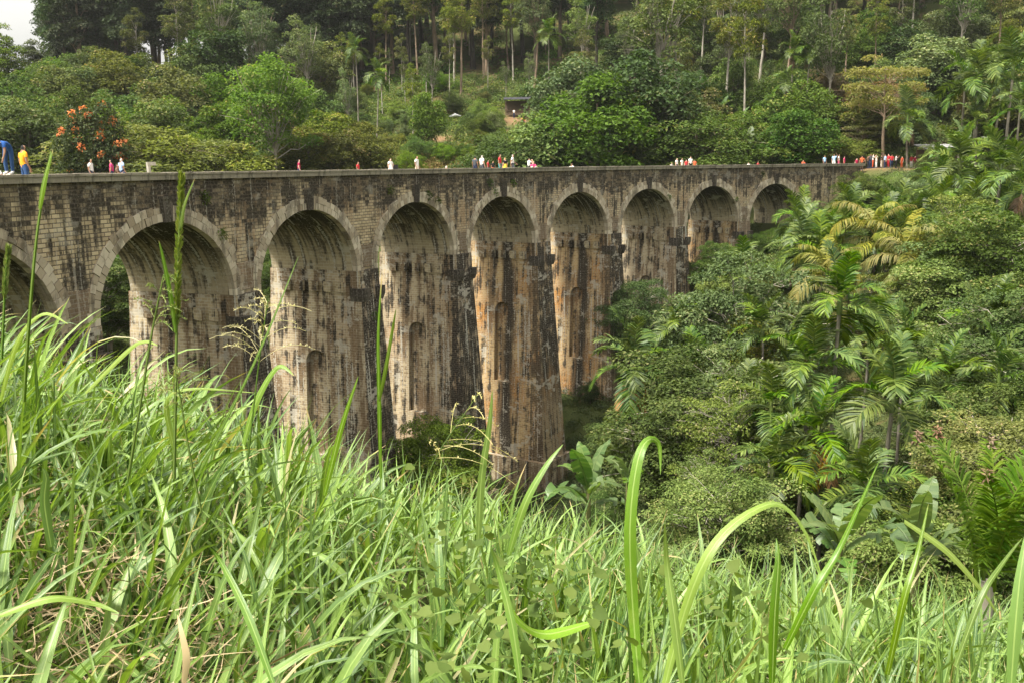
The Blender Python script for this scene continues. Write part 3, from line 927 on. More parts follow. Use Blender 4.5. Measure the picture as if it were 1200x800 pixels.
def plant_palm(px, py, Y, label, size=1.0, kind='a', tr=None, group=None, dry=False, nf=11, cat='palm tree', name='areca_palm', seed=0):
    """palm whose crown centre is seen at (px, py)"""
    rng = np.random.default_rng(seed + int(px * 7 + py))
    if Y > 60: size *= 1.2
    c = at(px, py, Y)
    gz = g1(c[0], c[1])
    H = max(c[2] - gz, 1.2)
    h = min(PTR, key=lambda q: abs(q - H / size))
    me, topp = PTR[h]
    sz = H / h
    o = empty(name, (c[0], c[1], gz), label, cat, group, rng.random() * 6.28, 1.0)
    t = link('trunk', me, o); t.scale = (size, size, sz)
    topz = topp[2] * sz; tx = topp[0] * size
    s = link('crown_shaft', SHAFT, o, (tx, 0, topz)); s.scale = (size,) * 3
    ks = [k for k in FR if k[0] == kind]
    az = rng.random() * 6.28
    for i in range(nf):
        f = i / (nf - 1)
        idx = min(int(f * len(ks)), len(ks) - 1)
        fr = link('frond', FR[kind + str(idx)], o, (tx, 0, topz + size * (.62 - .4 * f)))
        az += 2.4
        fr.rotation_euler = (rng.normal() * .12, rng.normal() * .1, az + rng.normal() * .2)
        k = size * (.85 + .3 * rng.random()); fr.scale = (k, k, k)
    if rng.random() < .6 and kind == 'a':
        for q in range(int(rng.integers(1, 3))):
            fr = link('frond', FR['w'], o, (tx, 0, topz + .05)); fr['label'] = 'dead brown hanging frond'
            fr.rotation_euler = (0, 0, rng.random() * 6.28); fr.scale = (size * .9,) * 3
    o.rotation_euler[0] = rng.normal() * .035; o.rotation_euler[1] = rng.normal() * .035
    if dry:
        for q in range(2):
            fr = link('frond', FR['d'], o, (tx, 0, topz + .1)); fr['label'] = 'dry orange frond'
            fr.rotation_euler = (0, 0, -o.rotation_euler[2] + (-1.2 if q == 0 else -2.0)); fr.scale = (size,) * 3
    return o


# ------------------------------------------------------------------ banana plants
def banana_leaf(name, seed, L=2.2, W=.55, el=65, droop=90, torn=.5):
    rng = np.random.default_rng(seed)
    b = Buf(); n = 26
    t = np.linspace(0, 1, n)
    ang = np.radians(el - droop * t ** 1.6)
    dl = L / (n - 1)
    x = np.concatenate([[0], np.cumsum(np.cos(ang[:-1]) * dl)]); z = np.concatenate([[0], np.cumsum(np.sin(ang[:-1]) * dl)])
    P = np.stack([x, np.zeros(n), z], 1)
    tube(b, P, np.linspace(.045, .008, n), 5, 0, .9)
    w = W * np.clip(np.sin(np.clip((t - .14) / .86, 0, 1) ** .75 * PI), 0, 1) ** .55
    w[t < .14] = 0
    for sg in (-1, 1):
        k = 0
        while k < n - 1:
            run = 1 + int(rng.integers(1, 5) if rng.random() > torn else 1)
            e = min(k + run, n - 1)
            dz = rng.normal() * .12 - .10
            for j in range(k, e):
                v = []
                for q, jj in ((0, j), (1, j), (1, j + 1), (0, j + 1)):
                    shrink = 1.0 if not (jj == e and torn > .2) else .86
                    off = w[jj] * q * .5 * shrink
                    v.append(P[jj] + np.array([0, sg * (off + .005), off * (.45 + dz * 2) - (off * off) * 1.1]))
                b.add(v, [[0, 1, 2, 3] if sg > 0 else [3, 2, 1, 0]], np.clip(.4 + rng.normal() * .15, 0, 1), 0)
            k = e
    return b.mesh(name, [LEAF['banana']])


BL = [banana_leaf('banana_leaf%d' % i, 200 + i, 2.3, .75, e, d, tr_) for i, (e, d, tr_) in enumerate(((82, 50, .2), (68, 95, .5), (52, 110, .6), (35, 100, .7)))]
_b = Buf(); tube(_b, [(0, 0, -.3), (0, 0, .8), (0, 0, 1.9)], [.15, .12, .07], 9)
BSTEM = _b.mesh('banana_stem', [bark('banana stem skin', (.16, .17, .06), (.10, .08, .04), 4)], True)


def plant_banana(px, py, Y, label, size=1.0, group='banana plants on the slope above the bridge', nf=8, seed=0):
    rng = np.random.default_rng(seed + int(px + py))
    c = at(px, py, Y); gz = g1(c[0], c[1])
    H = max(c[2] - gz, .6)
    o = empty('banana_plant', (c[0], c[1], gz), label, 'banana plant', group, rng.random() * 6.28)
    s = link('stem', BSTEM, o); s.scale = (size, size, H / 1.9)
    az = 0
    for i in range(nf):
        az += 2.4
        l = link('leaf', BL[min(int(i / nf * 4), 3)], o, (0, 0, H - .08 * i * size))
        l.rotation_euler = (rng.normal() * .1, rng.normal() * .1, az)
        k = size * (.8 + .35 * rng.random()); l.scale = (k, k, k)
    return o



# ------------------------------------------------------------------ named trees
HILL = 'trees on the hillside behind the viaduct'
plant_tree(K['fork'], 'forked_tree', 318, 116, 56, 'tall bright green tree with pale forked trunk behind the parapet', group=HILL, rz=.6)
plant_tree(K['tulip'], 'flowering_tree', 106, 104, 121, 'dark rounded tree with clusters of orange flowers behind the parapet', group=HILL, wide=.8, rz=2.2)
plant_tree(K['broad1'], 'broadleaf_tree', 78, 150, 76, 'pale grey green spreading tree behind the orange flowering tree', group=HILL, leaf='grey', wide=1.0)
plant_tree(K['pine0'], 'pine_tree', 143, 196, -4, 'pine with a long bare pale trunk standing at the left of the pine wood', group=HILL, bk='grey', rz=1.0)
plant_tree(K['slim'], 'tall_tree', 540, 178, -22, 'tall straight tree with bare brown trunk at top of the open tea slope', group=HILL, bk='tan', wide=1.1)
plant_tree(K['slim1'], 'tall_tree', 772, 140, -60, 'thin pale trunked tree rising above the dark bushy trees, the left of a pair', group=HILL)
plant_tree(K['slim'], 'tall_tree', 794, 146, -70, 'thin pale trunked tree rising above the dark bushy trees, the right of a pair', group=HILL, bk='grey')
plant_tree(K['slim'], 'tall_tree', 875, 138, -25, 'very straight slender pale trunked tree left of the slim hill palms', group=HILL, bk='grey', wide=.8)
plant_tree(K['slim1'], 'tall_tree', 968, 140, -12, 'leaning white trunked tree with forked limbs above the far end of the viaduct', group=HILL, rz=0.1)
plant_tree(K['layer'], 'tiered_tree', 1040, 121, 62, 'yellow green tree with flat tiered branches behind the crowd', group=HILL, rz=.3)
plant_tree(K['layer'], 'tiered_tree', 1012, 124, 140, 'small russet tiered tree beside the far end of the parapet', group=HILL, leaf='olive', rz=2, wide=1.3)
plant_tree(K['slim1'], 'bare_tree', 405, 150, 78, 'small thin pale tree leaning at left edge of the tea slope', group=HILL, wide=.6)
for (px, Y, top, kd, lf, w_, lab) in (
        (700, 122, 92, 'broad0', 'mid', 1.2, 'broad leafy tree in front of the dark bushy trees above the parapet'),
        (745, 128, 60, 'broad1', 'deep', 1.15, 'largest dark bushy tree above the middle arches'),
        (790, 130, 98, 'broad2', 'deep', 1.1, 'dark bushy tree at right end of the bushy group'),
        (668, 138, 66, 'broad2', 'grey', 1.0, 'pale crowned tree beside the hill stall'),
        (640, 121, 138, 'broad0', 'grey', 1.3, 'low grey green tree right of the brown bank'),
        (500, 145, 108, 'broad1', 'mid', .8, 'small round tree on the tea slope'),
        (432, 128, 146, 'broad0', 'olive', 1.0, 'low olive tree at foot of the tea slope'),
        (255, 128, 118, 'broad2', 'mid', 1.1, 'round green tree left of the pale forked tree'),
        (205, 140, 82, 'broad0', 'olive', 1.2, 'tall olive crowned tree right of the orange flowering tree'),
        (250, 165, 34, 'broad1', 'deep', 1.1, 'deep green tree against the pine wood'),
        (30, 118, 118, 'broad2', 'mid', 1.2, 'leafy tree above the two people at the left end'),
        (10, 175, 30, 'pine1', 'mid', 1.1, 'thin crowned tree against the white sky at the left corner'),
        (40, 190, 40, 'pine2', 'grey', 1.1, 'half transparent tree in the gap of white sky'),
        (815, 122, 138, 'bush1', 'deep', 1.6, 'dark shrubby tree left of the banana plants'),
        (940, 121, 128, 'broad1', 'deep', 1.3, 'rounded dark tree behind the far end of the viaduct'),
        (985, 122, 158, 'bush0', 'olive', 1.7, 'low olive shrub tree beside the tiered tree'),
        (1095, 150, 40, 'broad2', 'grey', 1.4, 'greyish spreading tree on the upper right slope'),
        (1190, 140, 45, 'broad0', 'grey', 1.2, 'pale tree at the right edge above the palms'),
        (1030, 175, 10, 'broad1', 'deep', 1.0, 'dark crowned tree high on the right slope'),
        (84, 208, 44, 'broad0', 'deep', 1.3, 'dark low tree under the pines, nearest the white sky gap'),
        (112, 206, 48, 'broad1', 'deep', 1.3, 'dark low tree under the pines behind the pale spreading tree'),
        (150, 210, 46, 'broad2', 'deep', 1.3, 'dark low tree under the pines beside the long bare trunk'),
        (360, 122, 150, 'broad2', 'olive', 1.2, 'yellowish low tree right of the pale forked trunk'),
        (160, 112, 150, 'bush0', 'olive', 2.0, 'olive thicket tree right of the orange flowering tree'),
        (225, 112, 158, 'bush1', 'olive', 1.7, 'olive shrub tree above the second arch'),
        (590, 122, 160, 'bush0', 'mid', 1.5, 'green shrub tree on the brown bank behind the largest group of people')):
    plant_tree(K[kd], 'broadleaf_tree' if kd[0] == 'b' else 'pine_tree', px, Y, top, lab, group=HILL, leaf=lf, wide=w_)

# ------------------------------------------------------------------ woods on the hill
def in_clearing(px, Y):
    return (385 < px < 650 and 134 < Y < 186)


def px_of(x, y, z):
    c, s = math.cos(PITCH), math.sin(PITCH)
    d = y * c - z * s; u = y * s + z * c
    X, Yv = F * x / d, -F * u / d
    return 600 + X * math.cos(ROLL) - Yv * math.sin(ROLL), 400 + X * math.sin(ROLL) + Yv * math.cos(ROLL)


rng = np.random.default_rng(11)
placed = []
def scatter(n, y0, y1, p0, p1, mind, fn, tries=6000):
    k = 0
    for _ in range(tries):
        if k >= n: break
        Y = y0 + (y1 - y0) * rng.random(); px = p0 + (p1 - p0) * rng.random()
        X = at(px, 130, Y)[0]
        if any((X - a) ** 2 + (Y - b) ** 2 < mind ** 2 for a, b in placed): continue
        if in_clearing(px, Y): continue
        placed.append((X, Y)); fn(X, Y, px); k += 1


def pine(X, Y, px):
    q = int(rng.integers(3))
    plant_tree(K['pine%d' % q], 'pine_tree', 0, Y, 0, 'tall dark pine in the wood along the top of the hill', X=X, H=25 + 9 * rng.random(), group='pines of the hilltop wood', wide=1.05,
               bk=('brown', 'dark', 'tan')[int(rng.integers(3))])


def midtree(X, Y, px):
    q = int(rng.integers(3))
    lf = ('mid', 'olive', 'deep', 'grey', 'mid', 'olive', 'russet')[int(rng.integers(7)) if rng.random() < .93 else 6]
    if lf == 'russet' and rng.random() < .7: lf = 'deep'
    plant_tree(K['broad%d' % q], 'broadleaf_tree', 0, Y, 0, 'leafy broadleaf tree of the mixed growth on the slope between viaduct and pine wood', X=X,
               H=6.5 + 6 * rng.random(), group='mixed trees of the slope', leaf=lf, wide=1.0 + .3 * rng.random())


def slimtree(X, Y, px):
    plant_tree(K['slim' if rng.random() < .6 else 'slim1'], 'tall_tree', 0, Y, 0, 'slender pale trunked tree rising out of the wooded slope', X=X, H=15 + 9 * rng.random(),
               group='slender trees of the slope', bk=('grey', 'tan')[int(rng.integers(2))])


scatter(78, 190, 238, 75, 470, 4.5, pine)
scatter(16, 196, 238, 470, 620, 5.5, pine)
scatter(70, 192, 245, 600, 1215, 5.6, pine)
scatter(16, 188, 215, 430, 640, 5.5, slimtree)
scatter(22, 150, 192, 640, 1200, 6.0, slimtree)
scatter(10, 165, 192, 150, 400, 6, slimtree)
CLEAR = in_clearing
in_clearing = lambda px, Y: False
def slopeshrub(X, Y, px):
    if (590 < px < 632 and 150 < Y < 178) or (506 < px < 530 and 148 < Y < 164): return
    plant_tree(K['bush%d' % int(rng.integers(2))], 'shrub', 0, Y, 0, 'shrub dotted over the open tea slope below the pines', 'shrub', 'shrubs of the tea slope', ('mid', 'olive', 'bright', 'deep', 'grey')[int(rng.integers(5))],
               X=X, H=1.8 + 2.6 * rng.random(), wide=1.1)
def slopetree(X, Y, px):
    plant_tree(K['slim' if rng.random() < .5 else 'slim1'], 'tall_tree', 0, Y, 0, 'thin pale trunked sapling on the open tea slope', X=X, H=7 + 8 * rng.random(), group='saplings of the tea slope', bk='grey', wide=.8)
scatter(60, 132, 184, 385, 650, 2.6, slopeshrub)
scatter(13, 150, 186, 385, 640, 4, slopetree)
in_clearing = CLEAR
scatter(60, 122, 186, -20, 400, 5.4, midtree)
scatter(48, 128, 190, 640, 1210, 5.6, midtree)

# far wood behind the crest
def leaf_mass(name, pts, rad, n, L, W, leaf, label, low=-.3, up=.7, seed=1):
    b = Buf(); r = np.random.default_rng(seed)
    pts = np.asarray(pts); rad = np.asarray(rad)
    clump_leaves(b, r, pts, rad, n, L, W, low=low, up=up)
    o = link(name, b.mesh(name, [LEAF[leaf]]))
    return tag(o, label, None, None, 'stuff')


def mass_points(n, y0, y1, p0, p1, zoff, seed, cond=None):
    r = np.random.default_rng(seed)
    out = []
    while len(out) < n:
        m = n * 2
        t = r.random(m); Y = np.sqrt(y0 ** 2 + (y1 ** 2 - y0 ** 2) * t); px = p0 + (p1 - p0) * r.random(m)
        X = (px - 600) / F * Y * 1.02
        z = ground(X, Y)
        for x, y, zz, p in zip(X, Y, z, px):
            if cond is None or cond(x, y, p): out.append((x, y, zz + zoff))
    return np.array(out[:n])


def sheet(name, n, y0, y1, p0, p1, r0, r1, nl, L, W, leaf, label, seed, cond=None, flat=.7):
    P = mass_points(n, y0, y1, p0, p1, .0, seed, cond)
    r = np.random.default_rng(seed + 5)
    a = r0 + (r1 - r0) * r.random(n) ** 2
    rad = np.stack([a, a, a * flat], 1)
    P[:, 2] += a * flat * .35
    return leaf_mass(name, P, rad, nl, L, W, leaf, label, seed=seed)


def deck_clear(x, y, p):
    """keep growth off the viaduct and off the path end"""
    th0 = HEAD
    cx, cy = X0 - math.sin(th0) / CURV, Y0 + math.cos(th0) / CURV
    d = math.hypot(x - cx, y - cy) + 1 / CURV     # >0 is outward of the near face
    if -1.2 < d < BW + 1.5 and y < 112: return False
    if 41 < x < 60 and 112 < y < 125: return False
    return True


def hill_ok(x, y, p):
    return True


clear = lambda x, y, p: 380 < p < 660
bank = lambda x, y, p: not (480 < p < 590 and y < 146) and not (592 < p < 630 and 160 < y < 175) and not (504 < p < 532 and 152 < y < 162)
sheet('undergrowth', 2300, 118, 195, -40, 1240, .9, 2.6, 95, .34, .2, 'mid', 'mixed green undergrowth covering the far slope', 301, lambda x, y, p: bank(x, y, p) and deck_clear(x, y, p))
sheet('undergrowth', 1300, 118, 195, -40, 1240, .8, 2.2, 85, .32, .18, 'olive', 'olive undergrowth covering the far slope', 302, lambda x, y, p: bank(x, y, p) and deck_clear(x, y, p))
sheet('undergrowth', 500, 118, 150, -40, 1240, .8, 2.0, 90, .30, .16, 'grey', 'grey green scrub at foot of the far slope', 303, lambda x, y, p: bank(x, y, p) and deck_clear(x, y, p))
sheet('tea_bushes', 520, 140, 185, 375, 620, .7, 1.2, 90, .26, .16, 'bright', 'low clipped bright green bushes on the open slope', 304, bank, .6)
sheet('dry_grass', 330, 120, 150, 455, 640, .6, 1.5, 90, .7, .07, 'dry', 'dry straw coloured grass on the steep bank', 305, lambda x, y, p: deck_clear(x, y, p), .6)
sheet('undergrowth', 900, 190, 262, -40, 1240, 1.4, 3.4, 80, .5, .3, 'deep', 'dark undergrowth beneath the hilltop pines', 306)
sheet('far_wood', 420, 262, 345, -60, 1260, 3.5, 6.5, 150, .9, .5, 'pine', 'far wood closing the hilltop', 307, lambda x, y, p: p > 150, 1.6)

# ------------------------------------------------------------------ bananas and palms of the hill
for i, (px, py, Y, sz, lab) in enumerate(((826, 106, 150, .95, 'small banana plant high on the slope left of the slim palms'), (868, 142, 132, 1.1, 'bright banana plant on the dark slope above the eighth arch'),
                                  (846, 128, 140, 1.0, 'banana plant half hidden by dark trees'), (880, 172, 122, 1.35, 'largest banana plant, tall split leaves right behind the parapet'),
                                  (905, 176, 123, 1.2, 'banana plant with spreading leaves right of the largest one'), (852, 176, 122, 1.0, 'banana plant with drooping leaves left of the largest one'),
                                  (915, 126, 138, 1.0, 'banana plant between the slim palm trunks'), (1130, 168, 96, 1.3, 'banana plant with torn leaves above the palm covered bank'),
                                  (1108, 188, 92, .9, 'low banana plant beside the crowd path'))):
    plant_banana(px, py, Y, lab, sz, seed=i)
HP = 'palms on the slope behind the viaduct'
for (px, py, Y, sz, lab) in ((930, 62, 142, 1.0, 'slim tall palm, left of the two thin trunks over the eighth arch'), (948, 64, 140, 1.0, 'slim tall palm, right of the two thin trunks over the eighth arch'),
                             (642, 46, 168, 1.1, 'lone palm standing over the hill stall'), (436, 92, 140, .9, 'dark tufted palm at left of the tea slope'), (416, 62, 160, .9, 'small palm below the pine wood at the clearing edge'),
                             (1066, 146, 117, 1.2, 'palm with hanging fronds right behind the crowd'), (1128, 106, 104, 1.15, 'palm in the upper right cluster, lowest on the left'),
                             (1152, 96, 100, 1.25, 'full crowned palm in middle of the upper right cluster'), (1184, 92, 97, 1.35, 'tallest palm of the upper right cluster'),
                             (1168, 112, 103, 1.1, 'palm half hidden between two taller ones at upper right'), (1140, 150, 98, 1.0, 'short dark palm below the upper right cluster'),
                             (1196, 130, 90, 1.1, 'palm cut by the right edge of the picture'), (925, 100, 136, .9, 'dark palm left of the two slim palms'), (760, 52, 158, .9, 'palm crown poking out of the dark wood')):
    plant_palm(px, py, Y, lab, sz, 'a', group=HP)

# ------------------------------------------------------------------ the right hand bank: palms
BP = 'palms on the bank beside the viaduct'
PALMS = (
        (984, 364, 44, 1.15, 'a', False, 'upright green palm in the middle of the bank with brown base and bare trunk'),
        (1036, 482, 37, 1.15, 'a', False, 'fan crowned palm with pale bare trunk, lowest on the right of the bank'),
        (940, 440, 43, 1.05, 'a', False, 'deep green palm left of the two trunks'),
        (968, 520, 39, 1.0, 'a', True, 'palm with hanging orange dry fronds below the middle palm'),
        (912, 560, 38, .95, 'a', False, 'shaggy low palm left of the orange fronded palm'),
        (748, 440, 54, 1.3, 'a', True, 'palm with yellow dry frond standing in front of the pier'),
        (998, 256, 92, 1.0, 'a', False, 'bright palm nearest the end of the parapet'),
        (972, 278, 86, 1.0, 'a', False, 'palm just below the far end of the wall'),
        (1054, 256, 88, 1.05, 'a', False, 'palm right below the crowd path'),
        (1098, 226, 86, 1.1, 'a', False, 'palm right of the crowd path'),
        (1120, 202, 82, 1.25, 'a', False, 'spiky palm at top of the bank under the banana plant'),
        (1164, 208, 78, 1.2, 'a', False, 'palm at upper right of the bank'),
        (1192, 226, 72, 1.1, 'a', False, 'palm at right edge of the bank below the tall cluster'),
        (1030, 276, 80, 1.1, 'a', False, 'palm in the third row down from the path'),
        (1098, 262, 76, 1.15, 'a', False, 'palm beside the drooping palms'),
        (938, 300, 74, 1.15, 'a', False, 'palm just right of the last arch bushes'),
        (958, 312, 70, 1.1, 'a', False, 'palm with narrow fronds above the middle palm'),
        (1004, 296, 74, 1.05, 'a', False, 'dark palm left of the drooping palms'),
        (1022, 286, 70, 1.15, 'k', False, 'yellowing palm with arched drooping fronds, upper of the two'),
        (1078, 318, 64, 1.15, 'k', False, 'yellowing palm with arched drooping fronds, lower right'),
        (960, 330, 66, 1.0, 'k', False, 'yellow green palm above the middle upright palm'),
        (1140, 256, 70, 1.0, 'a', False, 'palm among grey shrubs at upper right'),
        (800, 385, 62, .7, 'a', False, 'small bright palm at foot of the sixth pier'),
        (1018, 590, 30, .9, 'a', False, 'low palm fan behind the tall grass at right'))
for (px, py, Y, sz, kd, dry, lab) in PALMS:
    plant_palm(px, py, Y, lab, sz, kd, group=BP, dry=dry, nf=13)

_k = 0
while _k < 20:
    _py = 205 + 125 * rng.random(); _px = 905 + 290 * rng.random(); _Y = 100 - (_py - 200) * .28 + rng.normal() * 3
    _x = at(_px, _py, _Y)
    if _x[2] - g1(_x[0], _x[1]) > 9 or _px < 930 and _py < 290 or _px < 1085 and _py < 252: continue
    plant_palm(_px, _py, _Y, 'areca palm of the dense palm stand covering the upper bank', .8 + .3 * rng.random(), 'a', group='palm stand of the upper bank', nf=11); _k += 1
for _px, _py, _Y in ((1075, 352, 60), (1125, 330, 62), (1180, 300, 60), (1150, 395, 50), (1060, 420, 46), (1105, 455, 42), (1175, 455, 40), (880, 330, 66), (905, 395, 56), (860, 480, 48), (820, 440, 54), (1190, 385, 48), (1010, 405, 50), (905, 490, 42)):
    plant_palm(_px, _py, _Y, 'areca palm standing singly among the leafy trees of the bank', .85 + .25 * rng.random(), 'a', group='palms among the bank trees', nf=11)
# ------------------------------------------------------------------ the right hand bank: trees and shrubs
BT = 'trees and shrubs of the ravine'
for (px, Y, top, kd, lf, w_, lab) in (
        (118, 72, 290, 'fine0', 'deep', 1.2, 'dark tree seen through the left side of the first full arch'),
        (150, 80, 280, 'fine1', 'deep', 1.2, 'dark tree behind the first full arch, deeper than the one at its left side'),
        (330, 92, 280, 'fine2', 'deep', 1.1, 'dark tree seen through the slit of the second full arch'),
        (20, 64, 280, 'fine1', 'deep', 1.2, 'dark tree behind the leftmost arch'),
        (872, 62, 306, 'fine0', 'grey', 1.0, 'grey green feathery tree in front of the last two arches'),
        (850, 50, 408, 'airy', 'pale', .65, 'pale small leaved tree with bare twigs in front of the pier feet'),
        (862, 44, 440, 'airy', 'pale', .8, 'pale small leaved tree right of the twiggy one'),
        (826, 40, 520, 'airy', 'pale', .6, 'low pale tree just above the grass right of the tall pier'),
        (720, 50, 560, 'bush0', 'grey', .8, 'grey green bush behind the fern leaves'),
        (512, 58, 478, 'bush1', 'mid', 1.2, 'ferny bush at foot of the third pier'),
        (838, 92, 278, 'fine1', 'deep', .8, 'dark tree growing under the eighth arch'),
        (748, 84, 318, 'fine2', 'deep', .9, 'dark tree growing under the sixth arch'),
        (692, 84, 446, 'bush0', 'deep', .9, 'dark bush between the two tallest piers'),
        (730, 70, 480, 'bush1', 'mid', .8, 'green bush at the foot of the right tall pier'),
        (905, 98, 268, 'bush0', 'mid', 1.3, 'leafy bush below the last arch'),
        (1150, 56, 296, 'fine1', 'grey', 1.35, 'large grey leaved tree at the middle right of the bank'),
        (1200, 46, 345, 'fine0', 'grey', 1.3, 'large grey leaved tree at the right edge'),
        (1110, 52, 372, 'fine2', 'grey', 1.1, 'grey leaved tree right of the middle palm'),
        (1165, 40, 430, 'fine1', 'grey', 1.2, 'grey leaved tree low on the right'),
        (1195, 30, 470, 'fine2', 'olive', 1.2, 'olive leaved tree at the lower right edge'),
        (1165, 60, 256, 'fine2', 'grey', 1.3, 'pale grey tree above the large grey trees'),
        (1120, 66, 236, 'fine0', 'olive', 1.2, 'olive tree among the upper bank palms'),
        (1195, 58, 228, 'fine1', 'mid', 1.3, 'bushy tree at right edge under the palms'),
        (1070, 62, 320, 'fine0', 'olive', .8, 'olive tree behind the middle palm'),
        (890, 60, 350, 'fine2', 'olive', .8, 'olive tree left of the middle palm'),
        (850, 50, 398, 'bush0', 'grey', 1.6, 'grey bush above the pale twiggy tree'),
        (872, 46, 520, 'bush1', 'olive', 1.4, 'olive bush left of the shaggy palm'),
        (850, 36, 545, 'bush0', 'grey', 1.5, 'grey bush above the arched grass blade'),
        (1085, 36, 550, 'bush1', 'deep', 1.4, 'dark bush right of the pale palm trunk'),
        (1140, 32, 555, 'bush0', 'olive', 1.3, 'olive bush above the young palm'),
        (1195, 30, 550, 'bush1', 'grey', 1.4, 'grey bush at right edge above the grass'),
        (940, 88, 284, 'bush1', 'mid', 1.3, 'green bush against the end wall'),
        (1010, 105, 204, 'bush1', 'mid', 1.4, 'round bush at the very end of the parapet'),
        (1085, 108, 192, 'bush0', 'deep', 1.4, 'dark bush below the crowd path'),
        (1098, 104, 166, 'fine1', 'mid', .9, 'leafy tree right of the crowd')):
    nm = 'shrub' if kd[:4] == 'bush' else 'broadleaf_tree'
    plant_tree(K[kd], nm, px, Y, top, lab, 'shrub' if nm == 'shrub' else 'tree', BT, lf, wide=w_)

rng2 = np.random.default_rng(77)
nput = 0
spots = []
while nput < 85:
    Y = 26 + 78 * rng2.random(); px = 660 + (0 if Y > 75 else 110) + 560 * rng2.random()
    X = (px - 600) / F * Y
    if not deck_clear(X, Y, px) : continue
    th0 = HEAD; cx, cy = X0 - math.sin(th0) / CURV, Y0 + math.cos(th0) / CURV
    d = math.hypot(X - cx, Y - cy) + 1 / CURV
    if d > -2.5: continue
    if any((X - a) ** 2 + (Y - b) ** 2 < 3.0 ** 2 for a, b in spots): continue
    if any(abs(px - q[0]) < 45 and q[2] - 16 < Y < q[2] + 1 for q in PALMS): continue
    spots.append((X, Y)); nput += 1
    lf = ('grey', 'olive', 'mid', 'grey', 'deep', 'pale')[int(rng2.integers(6))]
    plant_tree(K['bush%d' % int(rng2.integers(2))], 'shrub', 0, Y, 0, 'leafy shrub of the thicket covering the ravine bank', 'shrub', 'thicket shrubs', lf, X=X, H=2.0 + 2.2 * rng2.random(), wide=1.2)
ravine = lambda x, y, p: deck_clear(x, y, p) and (p > 720 or y > 66 or p < 560)
sheet('undergrowth', 2300, 22, 112, 560, 1260, .4, 1.3, 150, .13, .08, 'deep', 'green undergrowth filling the ravine', 320, ravine)
sheet('undergrowth', 1500, 22, 112, 560, 1260, .4, 1.2, 150, .12, .07, 'grey', 'grey green undergrowth filling the ravine', 321, ravine)
sheet('undergrowth', 900, 28, 118, -60, 620, .7, 2.0, 80, .26, .15, 'deep', 'dark undergrowth under and beyond the left arches', 322, ravine)

sheet('undergrowth', 1500, 56, 112, 540, 880, .5, 1.3, 110, .16, .1, 'deep', 'low dark growth around the pier feet', 323, lambda x, y, p: p > 640 or y > 66)
sheet('undergrowth', 420, 11, 24, 560, 1300, .25, .6, 120, .10, .06, 'mid', 'low green growth below the brow at the right', 324, lambda x, y, p: p > 640)
# fern like and banana leaves behind the grass
plant_banana(690, 575, 40, 'banana plant with broad blue green leaves at foot of the tall pier', 1.15, 'low banana plants behind the grass', 9, 3)
plant_banana(735, 565, 38, 'small banana plant right of the blue green one', .8, 'low banana plants behind the grass', 6, 4)
plant_banana(985, 640, 17, 'banana plant with bent pale leaves behind the tall grass', .62, 'low banana plants behind the grass', 7, 5)
plant_banana(1075, 640, 16, 'banana plant with torn browning leaves beside the young palm', .62, 'low banana plants behind the grass', 7, 6)
BF = frond_mesh('young_frond', 160, 2.6, 82, 40, 60, .5, .04, 'bright', 20, .6)
_cb = Buf(); clump_leaves(_cb, np.random.default_rng(4), [(0, 0, 0)], [(.03, .03, .13)], 40, .10, .03)
TIP = _cb.mesh('withered_tip', [LEAF['tip']])
o = at(1150, 760, 9.5)
yp = empty('young_palm', (o[0], o[1], g1(o[0], o[1])), 'young palm of upright fronds with curled brown tips at the lower right', 'palm tree')
zoff = at(1150, 690, 9.5)[2] - g1(o[0], o[1])
for i, (a, tx, k) in enumerate(((3.0, -.15, .62), (0.2, .1, .72), (.9, .35, .6), (2.2, -.3, .6), (-1.0, .2, .62), (-2.2, -.2, .55), (1.6, .0, .55))):
    f = link('frond', BF, yp, (.03 * i - .1, .05 * math.sin(i), zoff)); f.rotation_euler = (tx * .4, 0, a); k *= 1.1; f.scale = (k, k, k)
    tipv = BF.vertices[13 * 5].co
    tp = link('withered_tip', TIP, f, tuple(tipv))
st = Buf(); tube(st, [(0, 0, -.3), (0, 0, zoff * .6), (0, 0, zoff + .1)], [.1, .1, .07], 8)
link('trunk', st.mesh('young_trunk', [BARK['palm']], True), yp)

